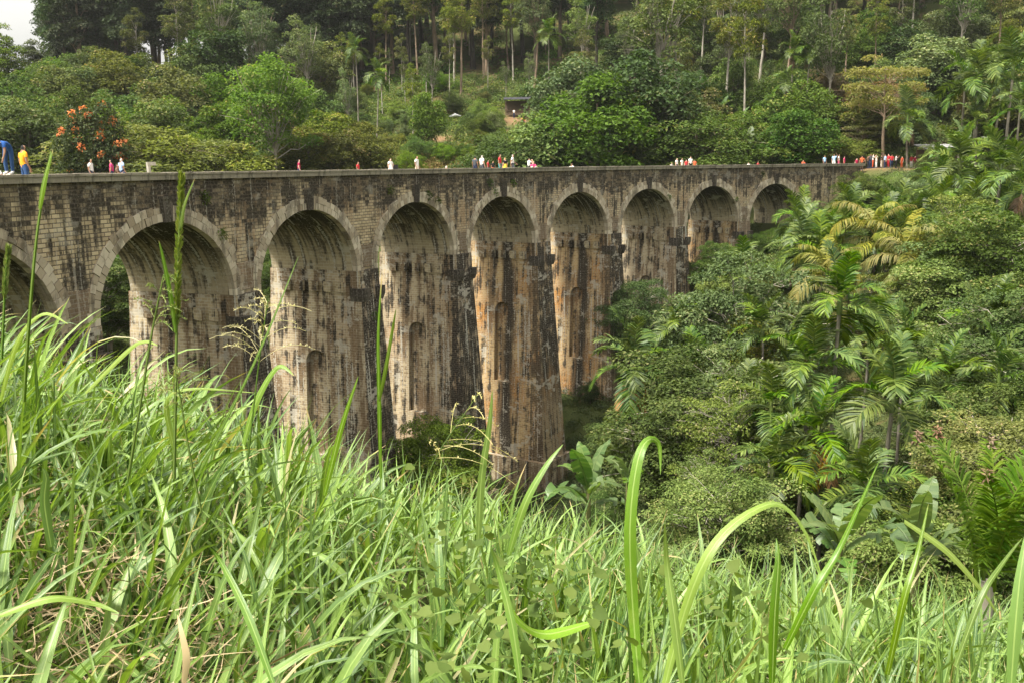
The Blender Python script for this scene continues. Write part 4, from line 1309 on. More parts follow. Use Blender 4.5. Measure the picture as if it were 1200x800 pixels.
# ------------------------------------------------------------------ people
def pose(kind):
    J = dict(pelvis=(0, 0, .95), spine=(0, 0, 1.1), chest=(0, .01, 1.29), neck=(0, 0, 1.46), head=(0, -.015, 1.56), crown=(0, -.01, 1.645), nose=(0, -.10, 1.555))
    R = dict(pelvis=.125, spine=.118, chest=.135, neck=.052, head=.082, crown=.07, nose=.018)
    for s, n in ((-1, 'L'), (1, 'R')):
        J.update({'sh' + n: (s * .165, .01, 1.37), 'el' + n: (s * .225, .03, 1.10), 'wr' + n: (s * .24, -.05, .87), 'ha' + n: (s * .243, -.075, .79),
                  'hip' + n: (s * .088, 0, .88), 'kn' + n: (s * .10, -.015, .50), 'an' + n: (s * .105, .02, .085), 'toe' + n: (s * .12, -.14, .035)})
        R.update({'sh' + n: .062, 'el' + n: .043, 'wr' + n: .03, 'ha' + n: .032, 'hip' + n: .092, 'kn' + n: .062, 'an' + n: .043, 'toe' + n: .035})
    def mv(names, d):
        for q in names:
            J[q] = tuple(np.array(J[q]) + d)
    if kind == 'walk':
        J['knL'] = (-.10, -.16, .53); J['anL'] = (-.105, -.22, .09); J['toeL'] = (-.11, -.38, .05)
        J['knR'] = (.10, .06, .5); J['anR'] = (.105, .28, .13); J['toeR'] = (.11, .16, .04)
        J['elL'] = (-.23, .12, 1.12); J['wrL'] = (-.24, .14, .88); J['haL'] = (-.24, .12, .80)
        J['elR'] = (.23, -.06, 1.12); J['wrR'] = (.22, -.22, .95); J['haR'] = (.22, -.28, .90)
    if kind == 'photo':
        for s, n in ((-1, 'L'), (1, 'R')):
            J['el' + n] = (s * .23, -.17, 1.22); J['wr' + n] = (s * .10, -.30, 1.42); J['ha' + n] = (s * .07, -.33, 1.49)
    if kind == 'akimbo':
        J['elR'] = (.36, .06, 1.14); J['wrR'] = (.19, -.05, 1.0); J['haR'] = (.14, -.08, .98)
    if kind == 'armup':
        J['elR'] = (.34, -.08, 1.45); J['wrR'] = (.24, -.16, 1.66); J['haR'] = (.22, -.18, 1.74)
    if kind == 'bend':
        J.update(spine=(0, -.13, 1.06), chest=(0, -.33, 1.08), neck=(0, -.50, 1.05), head=(0, -.60, 1.0), crown=(0, -.68, .98), nose=(0, -.60, .90))
        for s, n in ((-1, 'L'), (1, 'R')):
            J.update({'sh' + n: (s * .16, -.42, 1.05), 'el' + n: (s * .20, -.46, .78), 'wr' + n: (s * .17, -.54, .55), 'ha' + n: (s * .16, -.57, .47),
                      'hip' + n: (s * .09, .06, .88), 'kn' + n: (s * .12, .0, .48)})
        J['pelvis'] = (0, .04, .95)
    if kind == 'sit':
        d = np.array([0, 0, -.80])
        mv([q for q in J if q[:2] not in ('kn', 'an', 'to')], d)
        for s, n in ((-1, 'L'), (1, 'R')):
            J['kn' + n] = (s * .14, -.36, .42); J['an' + n] = (s * .13, -.42, .075); J['toe' + n] = (s * .14, -.58, .035)
            J['el' + n] = (s * .24, -.12, .34); J['wr' + n] = (s * .16, -.32, .40); J['ha' + n] = (s * .13, -.38, .44)
    bones = [('pelvis', 'spine'), ('spine', 'chest'), ('chest', 'neck'), ('neck', 'head'), ('head', 'crown'), ('head', 'nose')]
    for n in 'LR':
        bones += [('chest', 'sh' + n), ('sh' + n, 'el' + n), ('el' + n, 'wr' + n), ('wr' + n, 'ha' + n), ('pelvis', 'hip' + n), ('hip' + n, 'kn' + n), ('kn' + n, 'an' + n), ('an' + n, 'toe' + n)]
        w, h = np.array(J['wr' + n]), np.array(J['ha' + n]); d = unit(h - w)
        side = unit(np.cross(d, np.array([1.0, 0, 0]) if abs(d[0]) < .8 else np.array([0, 1.0, 0])))
        nor = np.cross(d, side)
        for k, (o, l) in enumerate(((-.024, .07), (-.008, .08), (.008, .078), (.024, .062))):
            a = 'f%d%s' % (k, n); J[a] = tuple(h + side * o * 1.4 + d * l * .55); J[a + 't'] = tuple(h + side * o * 1.5 + d * l + nor * .02)
            R[a] = .009; R[a + 't'] = .008; bones += [('ha' + n, a), (a, a + 't')]
        J['th' + n] = tuple(w + d * .03 + side * .045); J['tt' + n] = tuple(w + d * .07 + side * .06); R['th' + n] = .011; R['tt' + n] = .009
        bones += [('wr' + n, 'th' + n), ('th' + n, 'tt' + n)]
    return J, R, bones


def seg_dist(P, a, b):
    a, b = np.array(a), np.array(b); ab = b - a
    t = np.clip(((P - a) @ ab) / (ab @ ab), 0, 1)
    return np.linalg.norm(P - a - t[:, None] * ab, axis=1), t


BODY = {}
def body(kind):
    if kind in BODY: return BODY[kind]
    J, R, bones = pose(kind)
    names = list(J); ix = {n: i for i, n in enumerate(names)}
    me = bpy.data.meshes.new('skeleton'); me.from_pydata([J[n] for n in names], [(ix[a], ix[b]) for a, b in bones], [])
    ob = bpy.data.objects.new('skeleton', me); C.objects.link(ob)
    md = ob.modifiers.new('skin', 'SKIN'); md.use_smooth_shade = True; md.branch_smoothing = .4
    sv = me.skin_vertices[0].data
    for n in names:
        r = R[n]; sv[ix[n]].radius = (r, r); sv[ix[n]].use_root = (n == 'pelvis')
    sd = ob.modifiers.new('sub', 'SUBSURF'); sd.levels = 1; sd.render_levels = 1
    dg = bpy.context.evaluated_depsgraph_get(); dg.update()
    ev = ob.evaluated_get(dg)
    bm = bpy.data.meshes.new_from_object(ev)
    bpy.data.objects.remove(ob)
    n = len(bm.vertices)
    V = np.zeros(n * 3); bm.vertices.foreach_get('co', V); V = V.reshape(-1, 3)
    Nn = np.zeros(n * 3); bm.vertices.foreach_get('normal', Nn); Nn = Nn.reshape(-1, 3)
    faces = [tuple(p.vertices) for p in bm.polygons]
    cen = np.array([V[list(f)].mean(0) for f in faces])
    best = np.full(len(faces), 9.0); bi = np.zeros(len(faces), int); bt = np.zeros(len(faces))
    for k, (a, b) in enumerate(bones):
        d, t = seg_dist(cen, J[a], J[b]); d = d - .5 * (R[a] + R[b]) * .6
        m = d < best; best[m] = d[m]; bi[m] = k; bt[m] = t[m]
    reg = []
    for k, t, c in zip(bi, bt, cen):
        a, b = bones[k]; ab = a[:2] + b[:2]
        if a in ('pelvis', 'spine', 'chest') and not b.startswith('hip'):
            reg.append('neck' if (a == 'chest' and b == 'neck' and t > .55) else 'torso')
        elif a[:2] == 'sh': reg.append('uparm' if t < .62 else 'arm')
        elif a[:2] in ('el', 'wr', 'ha', 'th') or a[0] == 'f': reg.append('arm')
        elif b[:3] == 'hip': reg.append('hips')
        elif a[:3] == 'hip': reg.append('thigh')
        elif a[:2] == 'kn': reg.append('shin' if t < .9 else 'foot')
        elif a[:2] == 'an': reg.append('foot')
        else: reg.append('head')
    hv = np.array(J['crown']) - np.array(J['head']); hv /= np.linalg.norm(hv); nv = unit(np.array(J['nose']) - np.array(J['head']))
    hc = np.array(J['head'])
    for i, r in enumerate(reg):
        if r == 'head':
            q = cen[i] - hc
            if q @ hv > .065 or (q @ nv < .012 and q @ hv > -.06): reg[i] = 'hair'

    def shell(name, regs, off):
        fs = [f for f, r in zip(faces, reg) if r in regs]
        if not fs: return None
        used = sorted({v for f in fs for v in f}); mp = {v: i for i, v in enumerate(used)}
        m = bpy.data.meshes.new(name)
        m.from_pydata([tuple(V[v] + Nn[v] * off) for v in used], [], [tuple(mp[v] for v in f) for f in fs])
        for p in m.polygons: p.use_smooth = True
        return m
    bm.name = 'person_' + kind
    parts = dict(shirt=shell('shirt', ('torso', 'uparm'), .014), trousers=shell('trousers', ('hips', 'thigh', 'shin'), .012), shoes=shell('shoes', ('foot',), .012),
                 hair=shell('hair', ('hair',), .016))
    # a skirt: loose ring from waist to knee
    b = Buf()
    pel = np.array(J['pelvis'])
    if kind in ('stand', 'photo', 'armup', 'akimbo', 'walk'):
        n = 20; rings = []
        for z, r in ((1.12, .15), (.95, .19), (.7, .24), (.48, .28)):
            an = np.arange(n) * 2 * PI / n
            rings.append(np.stack([np.cos(an) * r * (1 + .05 * np.cos(an * 6)), np.sin(an) * r * .85 * (1 + .05 * np.cos(an * 6)), np.full(n, z)], 1))
        Vr = np.concatenate(rings); i = np.arange(3)[:, None] * n; j = np.arange(n)[None]
        f = np.stack([i + j, i + (j + 1) % n, i + n + (j + 1) % n, i + n + j], -1).reshape(-1, 4)
        b.add(Vr, f[:, ::-1])
        parts['skirt'] = b.mesh('skirt', [], True)
    BODY[kind] = (bm, parts)
    return BODY[kind]


COL = dict(skin=(.30, .165, .10), skinl=(.55, .34, .25), black=(.012, .011, .011), grey=(.35, .33, .31), blond=(.35, .22, .09), blue=(.015, .075, .27), jeans=(.03, .075, .19),
           orange=(.72, .30, .015), white=(.66, .64, .60), pink=(.5, .04, .14), lblue=(.35, .47, .66), red=(.45, .03, .035), maroon=(.28, .012, .05), dgrey=(.06, .065, .075),
           yellow=(.6, .42, .05), navy=(.02, .03, .07), sky=(.3, .52, .75), teal=(.05, .22, .22), cream=(.7, .62, .5), redor=(.55, .10, .035), brown=(.1, .06, .035))
CM = {}
def cmat(k):
    if k not in CM: CM[k] = plain('cloth ' + k if k not in ('skin', 'skinl') else 'skin ' + k, COL[k], .85 if k[:4] != 'skin' else .55, .12, 20)
    return CM[k]


def person(loc, kind, h, rz, shirt, legs, hair, label, skin='skin', skirt=False, group='people on the viaduct', shoes='navy'):
    me, parts = body(kind)
    o = link('person', me, None, loc); o.rotation_euler = (0, 0, rz); k = h / 1.72; o.scale = (k, k, k)
    tag(o, label, 'person', group)
    if not me.materials: me.materials.append(cmat('skin'))
    o.material_slots[0].link = 'OBJECT'; o.material_slots[0].material = cmat(skin)
    use = [('shirt', shirt), ('hair', hair), ('shoes', shoes)]
    use.append(('skirt', legs) if skirt and parts.get('skirt') else ('trousers', legs))
    for n, m in use:
        p = parts[n]
        if p is None: continue
        if not p.materials: p.materials.append(cmat(m))
        q = link(n, p, o); q.material_slots[0].link = 'OBJECT'; q.material_slots[0].material = cmat(m)
    return o


def on_deck(px, w):
    lo, hi = -2.2 * PD, 8.4 * PD
    for _ in range(40):
        mid = (lo + hi) / 2; p = bend([(mid, w, -.5)])[0]
        if px_of(*p)[0] < px: lo = mid
        else: hi = mid
    p = bend([(lo, w, ZDECK)])[0]
    return p, HEAD + CURV * lo


def deck_person(px, top, w, kind, face, shirt, legs, hair, label, zf=ZDECK, hmax=1.86, hmin=1.15, **kw):
    p, th = on_deck(px, w)
    ztop = at(px, top, p[1])[2]
    full = {'sit': .93, 'bend': 1.2}.get(kind, 1.72)
    h = np.clip((ztop - zf) / full * 1.72, hmin, hmax)
    # face: 0 = towards the camera side, pi = away
    rz = th + face
    person((p[0], p[1], zf), kind, h, rz, shirt, legs, hair, label, **kw)


deck_person(13, 163, .22, 'bend', 4.9, 'blue', 'jeans', 'black', 'person in blue shirt and jeans bending over on top of the parapet', zf=ZPAR + .004, hmax=1.8, shoes='white')
deck_person(31, 167, 1.0, 'stand', 1.2, 'orange', 'jeans', 'black', 'person in orange yellow T-shirt and jeans looking along the viaduct')
deck_person(-3, 183, 2.0, 'sit', 1.2, 'white', 'cream', 'grey', 'person in white seated at the far left edge beside the bending person', zf=ZDECK + .25, skin='skinl')
deck_person(108, 185, 5.8, 'stand', .3, 'white', 'navy', 'black', 'young person in white T-shirt with dark hair near the left end')
deck_person(132, 186, 5.6, 'stand', 3.6, 'pink', 'navy', 'black', 'person in bright pink top with dark hair beside a grey haired person')
deck_person(138, 191, 4.8, 'sit', .6, 'brown', 'navy', 'black', 'small dark haired child between the pink top and the grey haired person', zf=ZDECK + .35, hmin=.8)
deck_person(144, 184, 5.2, 'stand', 1.3, 'lblue', 'navy', 'grey', 'grey haired person in pale blue checked shirt')
deck_person(351, 186, 4.6, 'stand', .7, 'maroon', 'navy', 'black', 'person in magenta hooded top alone above the second pier', skin='skinl')
deck_person(420, 189, 5.5, 'stand', .2, 'red', 'cream', 'black', 'person in red top left of the white dressed person')
deck_person(458, 185, 4.8, 'akimbo', -.2, 'white', 'white', 'brown', 'person in sleeveless white dress beside a dark bag', skin='skinl', skirt=True)
deck_person(489, 182, 4.0, 'stand', .1, 'white', 'cream', 'black', 'person in long white shirt standing alone above the third arch')
deck_person(523, 192, 3.6, 'sit', 1.0, 'cream', 'white', 'grey', 'pale clothed person sitting low between the white shirt and the large group', skin='skinl', zf=ZDECK)
deck_person(557, 182, 3.0, 'stand', 1.6, 'dgrey', 'navy', 'black', 'person in dark grey shirt at left of the large group')
deck_person(565, 181, 3.6, 'stand', 1.4, 'white', 'dgrey', 'grey', 'pale haired person in white beside the dark grey shirt', skin='skinl')
deck_person(572, 187, 2.6, 'stand', .4, 'red', 'navy', 'black', 'child in red top in the large group', hmin=.9)
deck_person(578, 188, 3.0, 'stand', -.4, 'black', 'redor', 'brown', 'child in black top beside the red child', hmin=.9)
deck_person(586, 180, 3.8, 'stand', .3, 'red', 'teal', 'black', 'tall person in red shirt and green trousers in middle of the large group')
deck_person(592, 184, 3.0, 'stand', 2.8, 'black', 'yellow', 'blond', 'fair haired person in black top and yellow skirt', skin='skinl', skirt=True)
deck_person(601, 180, 3.4, 'walk', .5, 'white', 'dgrey', 'grey', 'person in open white shirt at right of the large group')
deck_person(620, 185, 3.2, 'photo', 1.2, 'white', 'black', 'brown', 'person in white taking a photo right of the large group', skin='skinl')
deck_person(625, 188, 3.8, 'sit', -.8, 'pink', 'white', 'grey', 'seated person in pink beside the photo taker', zf=ZDECK + .3, skin='skinl')
deck_person(670, 189, 2.8, 'sit', 1.5, 'white', 'lblue', 'brown', 'person in white hunched down above the fifth arch', zf=ZDECK + .1)
for (px, top, kd, sh, lg, hr, lab) in ((787, 190, 'sit', 'grey', 'navy', 'black', 'seated person in grey at left of the group above the sixth arch'), (793, 185, 'stand', 'white', 'dgrey', 'black', 'person in white, second in the group above the sixth arch'),
                                       (799, 185, 'stand', 'white', 'cream', 'black', 'person in white, third in the group above the sixth arch'), (804, 187, 'stand', 'red', 'navy', 'grey', 'person in red in the middle of the group above the sixth arch'),
                                       (809, 183, 'akimbo', 'white', 'black', 'black', 'tall person in white between two people in red'), (814, 187, 'stand', 'redor', 'redor', 'black', 'person in orange red at right of the group above the sixth arch'),
                                       (877, 190, 'sit', 'white', 'navy', 'brown', 'person in white sitting low above the seventh arch'), (888, 189, 'sit', 'red', 'red', 'black', 'person in red sitting low above the seventh arch'),
                                       (941, 187, 'sit', 'redor', 'navy', 'black', 'person in orange red sitting right of the last arch'), (966, 182, 'stand', 'sky', 'dgrey', 'black', 'person in light blue, left of the pair near the wall end'),
                                       (977, 180, 'armup', 'sky', 'white', 'black', 'person in light blue with raised arm near the wall end'), (989, 183, 'akimbo', 'pink', 'red', 'brown', 'person in pink near the wall end'),
                                       (992, 179, 'stand', 'cream', 'pink', 'black', 'person in cream beside the pink one near the wall end')):
    deck_person(px, top, 1.4 + 2.4 * RNG.random(), kd, RNG.normal() * .8, sh, lg, hr, lab, zf=ZDECK + (.35 if kd == 'sit' else 0), skin='skin' if RNG.random() < .7 else 'skinl')
crowd = [(1004, 'maroon', 'navy', 'maroon top at the left of the crowd'), (1010, 'redor', 'brown', 'orange top in a shaded spot of the crowd'), (1017, 'brown', 'black', 'brown top behind the wall end'),
         (1023, 'white', 'redor', 'white top facing the viaduct'), (1027, 'skin', 'white', 'bare shouldered tan top and white shorts'), (1033, 'black', 'cream', 'black top and pale shorts'),
         (1041, 'red', 'red', 'bright red shirt and red trousers'), (1045, 'red', 'navy', 'red shirt and red cap'), (1050, 'white', 'black', 'white shirt and black trousers'),
         (1057, 'redor', 'redor', 'long orange robe'), (1063, 'navy', 'navy', 'dark blue clothes'), (1068, 'red', 'white', 'red top and white trousers at the right of the crowd'),
         (1072, 'maroon', 'brown', 'dark red top half hidden by leaves'), (1020, 'dgrey', 'navy', 'grey top behind the white top'), (1037, 'lblue', 'navy', 'pale blue top at back of the crowd'), (1108, 'red', 'dgrey', 'red top on the path past the bush')]
for i, (px, sh, lg, lab) in enumerate(crowd):
    Y = 114.5 + 3.5 * RNG.random() + (px - 1004) * .035
    X = at(px, 190, Y)[0]
    person((X, Y, g1(X, Y) + .0), ('stand', 'akimbo', 'walk', 'photo', 'stand')[i % 5], 1.55 + .25 * RNG.random(), RNG.normal() * .9, sh if sh != 'skin' else 'cream', lg,
           ('black', 'black', 'brown', 'red' if px == 1045 else 'black')[i % 4] if px != 1045 else 'red', 'far crowd person in ' + lab,
           skin='skin' if i % 3 else 'skinl', group='crowd at the far end of the viaduct')
# a bag carried beside the white dress
p, th = on_deck(464, 4.8)
b = Buf(); box(b, (-.16, -.1, .62), (.16, .1, 1.0)); tube(b, curve_pts((-.12, 0, 1.0), (.12, 0, 1.0), .28, 7), .012, 5)
o = link('shoulder_bag', b.mesh('shoulder_bag', [cmat('black')]), None, (p[0], p[1], ZDECK))
tag(o, 'dark bag held beside the person in the white dress', 'bag')

# post with a crosspiece by the track
p, th = on_deck(176, 6.6)
o = empty('marker_post', (p[0], p[1], ZDECK), 'short pale post with a level arm by the track above the first arch', 'post', rz=th)
b = Buf(); hexa(b, [(-.09, -.06, 0), (.09, -.06, 0), (.09, .06, 0), (-.09, .06, 0), (-.15, -.06, 1.22), (.03, -.06, 1.22), (.03, .06, 1.22), (-.15, .06, 1.22)])
wood = plain('weathered pale wood', (.42, .39, .33), .9, .3, 12)
link('upright', b.mesh('upright', [wood]), o)
b = Buf(); box(b, (-.2, -.08, 1.06), (.42, -.062, 1.24)); link('arm', b.mesh('arm', [wood]), o)

# ------------------------------------------------------------------ stall and shed on the hill
def stall(px, py, Y, label, w, d, h, roofc, name, drop=0.0):
    c = at(px, py, Y); gz = g1(c[0], c[1])
    o = empty(name, (c[0], c[1], gz), label, 'stall' if 'stall' in name else 'shed')
    tim = plain(name + ' timber', (.12, .085, .055), .9)
    for sx in (-1, 1):
        for sy in (-1, 1):
            b = Buf(); tube(b, [(sx * w / 2, sy * d / 2, -.8), (sx * w / 2, sy * d / 2, h)], .06, 6); link('post', b.mesh('post', [tim]), o)
    b = Buf(); n = 14
    for i in range(n):
        x0, x1 = -w / 2 - .3 + (w + .6) * i / n, -w / 2 - .3 + (w + .6) * (i + 1) / n
        zt = .04 * (i % 2)
        hexa(b, [(x0, -d / 2 - .5, h + zt), (x1 - .004, -d / 2 - .5, h + zt), (x1 - .004, d / 2 + .3, h + .6 + zt), (x0, d / 2 + .3, h + .6 + zt),
                 (x0, -d / 2 - .5, h + .05 + zt), (x1 - .004, -d / 2 - .5, h + .05 + zt), (x1 - .004, d / 2 + .3, h + .65 + zt), (x0, d / 2 + .3, h + .65 + zt)])
    link('roof', b.mesh('roof', [plain(name + ' roof', roofc, .6, .3)]), o)
    b = Buf(); box(b, (-w / 2, d / 2 - .06, 0), (w / 2, d / 2, h)); link('back_wall', b.mesh('back_wall', [tim]), o)
    b = Buf(); box(b, (-w / 2 + .1, -d / 2, .75), (w / 2 - .1, -d / 2 + .5, .83)); box(b, (-w / 2 + .15, -d / 2 + .1, 0), (w / 2 - .15, -d / 2 + .16, .748)); link('counter', b.mesh('counter', [tim]), o)
    return c[0], c[1], gz


sx, sy, sz = stall(606, 104, 172, 'small open stall with black roof on the bare slope below the lone palm', 4.2, 2.6, 2.6, (.03, .03, .035), 'hill_stall')
person((sx - .6, sy - 1.9, g1(sx - .6, sy - 1.9)), 'stand', 1.6, 0, 'white', 'navy', 'black', 'person in white at the hill stall', group='people at the hill stall')
person((sx + .9, sy - 4.2, g1(sx + .9, sy - 4.2)), 'sit', 1.7, .4, 'orange', 'redor', 'black', 'person in orange sitting on bare earth below the hill stall', group='people at the hill stall')
stall(1104, 182, 118, 'low shed with grey sheet roof behind the crowd', 5, 3, 2.3, (.22, .22, .21), 'path_shed')
c = at(533, 118, 168); b = Buf()
tube(b, [(c[0] - 1.0, c[1], g1(c[0], c[1]) + .75), (c[0], c[1], g1(c[0], c[1]) + 1.0), (c[0] + 1.0, c[1] + .2, g1(c[0], c[1]) + .8)], [.08, .3, .1], 8)
o = link('white_sack', b.mesh('white_sack', [plain('white sacking', (.6, .6, .58), .8)], True)); tag(o, 'white sack bundle lying at the tea slope under the tall straight tree', 'sack')

# ------------------------------------------------------------------ foreground grass
def blades(buf, rng, P, az, tilt, curl, L, W, var, nseg=7, fold=.35, mat=0, twist=None):
    """vectorised grass leaves: base P, heading az, tilt from vertical, curl = total bending"""
    n = len(P)
    pos = P.copy(); th = tilt.copy()
    a = az.copy()
    rows = []
    for k in range(nseg + 1):
        t = k / nseg
        d = np.stack([np.sin(th) * np.cos(a), np.sin(th) * np.sin(a), np.cos(th)], 1)
        side = np.stack([-np.sin(a), np.cos(a), np.zeros(n)], 1)
        up = np.cross(side, d)
        tw = 0 if twist is None else twist * t
        if twist is not None:
            side = side * np.cos(tw)[:, None] + up * np.sin(tw)[:, None]
            up = np.cross(side, d)
        w = W * min(1.0, .45 + 2.6 * t) * (1 - t ** 1.7) ** .9
        w = np.maximum(w, W * .02)
        rows.append(np.stack([pos - side * (w * .5)[:, None] - up * (w * fold * .5)[:, None], pos, pos + side * (w * .5)[:, None] - up * (w * fold * .5)[:, None]], 1))
        pos = pos + d * (L / nseg)[:, None]
        th = th + curl * (2.0 * (t + .5 / nseg)) / nseg
        a = a + rng.normal(size=n) * .03
    V = np.stack(rows, 1)                     # n, nseg+1, 3, 3
    m = (nseg + 1) * 3
    k = np.arange(nseg)[:, None] * 3; c = np.arange(2)[None]
    q = np.stack([k + c, k + c + 1, k + c + 4, k + c + 3], -1).reshape(-1, 4)
    f = (np.arange(n)[:, None, None] * m + q[None]).reshape(-1, 4)
    uu = np.tile(np.array([0, .5, 1.0]), nseg + 1); vv = np.repeat(np.arange(nseg + 1) / nseg, 3)
    uv = np.stack([uu[q], vv[q]], -1).reshape(1, -1, 2)
    buf.add(V.reshape(-1, 3), f, np.repeat(var, m), mat, np.broadcast_to(uv, (n,) + uv.shape[1:]).reshape(-1, 2))


def grass_points(rng, n, y0, y1, ex=1.0):
    Y = y0 + (y1 - y0) * rng.random(n) ** ex
    X = (rng.random(n) - .5) * (Y * 1.35 + 1.6)
    return np.stack([X, Y, ground(X, Y) - .03], 1)


def grass():
    rng = np.random.default_rng(5)
    b = Buf()
    # leafy culms: several leaves up each culm
    nc = 1750
    C0 = grass_points(rng, nc, 1.3, 8.6, 1.0)
    left = np.clip((-C0[:, 0] / C0[:, 1] * 2 + .2), 0, 1)
    hc = (.36 + .42 * rng.random(nc)) * (1 - .15 * (C0[:, 1] > 6.5)) * (1 - .12 * left)
    leanaz = np.where(rng.random(nc) < .35 + .4 * left, rng.normal(size=nc) * .6 + .3, rng.random(nc) * 6.28)
    lean = np.abs(rng.normal(size=nc)) * .22 + .12 * left
    Ps, az, tl, cu, L, W, va = [], [], [], [], [], [], []
    for k in range(5):
        h = hc * (.12 + .19 * k) * (.9 + .2 * rng.random(nc))
        off = np.stack([np.sin(lean) * np.cos(leanaz), np.sin(lean) * np.sin(leanaz), np.cos(lean)], 1) * h[:, None]
        Ps.append(C0 + off)
        az.append(np.where(rng.random(nc) < .30 + .3 * left, leanaz + rng.normal(size=nc) * .7, rng.random(nc) * 6.28))
        tl.append(lean + .10 + .45 * rng.random(nc))
        cu.append(rng.random(nc) ** 1.6 * 2.0 + .15)
        L.append(.36 + .60 * rng.random(nc) ** 1.3); W.append(.018 + .044 * rng.random(nc) ** 1.4)
        va.append(np.clip(rng.random(nc) * .95 + (k - 2) * .02, 0, 1))
    blades(b, rng, np.concatenate(Ps), np.concatenate(az), np.concatenate(tl), np.concatenate(cu), np.concatenate(L), np.concatenate(W), np.concatenate(va),
           twist=rng.normal(size=nc * 5) * .9)
    # culm stems
    S = np.concatenate([C0]); 
    blades(b, rng, C0, leanaz, lean, np.full(nc, .05), hc * 1.05, np.full(nc, .007), np.clip(rng.random(nc) * .5 + .3, 0, .9), nseg=4, fold=1.2)
    # basal tufts
    n = 1500
    P = grass_points(rng, n, 1.2, 8.6)
    blades(b, rng, P, rng.random(n) * 6.28, .1 + .5 * rng.random(n), rng.random(n) * 1.9, .30 + .55 * rng.random(n), .012 + .024 * rng.random(n), rng.random(n) * .92,
           twist=rng.normal(size=n) * .7)
    # long upright leaves that stand above the rest
    n = 230
    P = grass_points(rng, n, 1.7, 6.4)
    blades(b, rng, P, rng.random(n) * 6.28, np.abs(rng.normal(size=n)) * .22, rng.random(n) * .8, .75 + .38 * rng.random(n), .018 + .018 * rng.random(n), rng.random(n) * .9,
           nseg=10, twist=rng.normal(size=n) * .6)
    # broad upright leaves close to the camera, most of them at the right
    n = 230
    P = grass_points(rng, n, 1.35, 3.6); P[:, 0] = np.where(rng.random(n) < .65, np.abs(P[:, 0]), P[:, 0]); P[:, 2] = ground(P[:, 0], P[:, 1])
    blades(b, rng, P, rng.random(n) * 6.28, np.abs(rng.normal(size=n)) * .26, rng.random(n) ** 2 * 1.3, .50 + .52 * rng.random(n), .018 + .022 * rng.random(n), rng.random(n) * .85,
           nseg=12, twist=rng.normal(size=n) * .8, fold=.25)
    # stiff upright fringe on the brow
    n = 420
    Yf = 3.3 + 2.4 * rng.random(n); pxf = np.where(rng.random(n) < .68, 560 + 660 * rng.random(n), -20 + 600 * rng.random(n))
    Xf = (pxf - 600) / F * Yf * 1.08
    P = np.stack([Xf, Yf, ground(Xf, Yf)], 1)
    blades(b, rng, P, rng.random(n) * 6.28, np.abs(rng.normal(size=n)) * .17, rng.random(n) ** 2.5 * 1.5, np.where(pxf > 560, .95, .75) + .55 * rng.random(n), .020 + .026 * rng.random(n), rng.random(n) * .9,
           nseg=12, twist=rng.normal(size=n) * .8, fold=.25)
    o = link('grass', b.mesh('grass', [LEAF['grass']], True))
    tag(o, 'tall lush green grass covering the near slope', None, None, 'stuff')
    # dead leaves low down
    b = Buf(); n = 5500
    P = grass_points(rng, n, 1.2, 8.4)
    m_ = n // 6; Yq = 2.2 + 2.2 * rng.random(m_); Xq = at(1, 600, 1)[0] * Yq + Yq * .30 * rng.random(m_) ** 1.3
    P[:m_] = np.stack([Xq, Yq, ground(Xq, Yq) + .22], 1); P[:, 2] += .02 + .32 * rng.random(n)
    blades(b, rng, P, rng.random(n) * 6.28, .9 + .8 * rng.random(n), rng.normal(size=n) * .8, .18 + .4 * rng.random(n), .004 + .012 * rng.random(n) ** 2, rng.random(n), nseg=5, twist=rng.normal(size=n) * 1.5)
    o = link('dead_grass', b.mesh('dead_grass', [LEAF['straw']], True))
    tag(o, 'dry tan dead grass leaves lying low in the green grass', None, None, 'stuff')
    # coarser grass further down the brow
    b = Buf(); n = 9000
    Y = 8 + 12 * rng.random(n); X = (rng.random(n) - .5) * (Y * 1.3 + 2)
    P = np.stack([X, Y, ground(X, Y)], 1)
    blades(b, rng, P, rng.random(n) * 6.28, .1 + .5 * rng.random(n), rng.random(n) * 1.6, .5 + .7 * rng.random(n), .014 + .014 * rng.random(n), rng.random(n) * .9, nseg=5)
    o = link('brow_grass', b.mesh('brow_grass', [LEAF['grass']], True))
    tag(o, 'grass running down the far side of the near slope', None, None, 'stuff')
    # broad leaved weeds
    b = Buf(); n = 260
    cx = np.array([(505, 615, 4.0), (560, 665, 3.5), (480, 680, 3.2), (890, 705, 3.0), (700, 740, 2.6), (560, 740, 2.7), (620, 700, 3.0)])
    pk = cx[rng.integers(len(cx), size=n)]
    P = np.array([at(p[0], p[1], p[2]) for p in pk]) + rng.normal(size=(n, 3)) * [.16, .16, .09]
    for i in range(n):
        d = unit(np.append(rng.normal(size=2), rng.normal() * .3 - .1)); nn = unit(np.array([0, 0, 1.]) + rng.normal(size=3) * .5)
        s = unit(np.cross(d, nn)); l = .025 + .03 * rng.random(); w = l * .9
        pts = [P[i] + d * l * a + s * w * c for a, c in ((0, 0), (-.1, .28), (.15, .5), (.5, .42), (1, 0), (.5, -.42), (.15, -.5), (-.1, -.28))]
        m = P[i] + d * l * .4 - nn * l * .08
        V = np.array(pts + [m]); b.add(V, [[k, (k + 1) % 8, 8] for k in range(8)], rng.random() * .7)
    o = link('broad_leaved_weeds', b.mesh('broad_leaved_weeds', [LEAF['bright']], True))
    tag(o, 'broad heart shaped weed leaves among the grass', None, None, 'stuff')


grass()


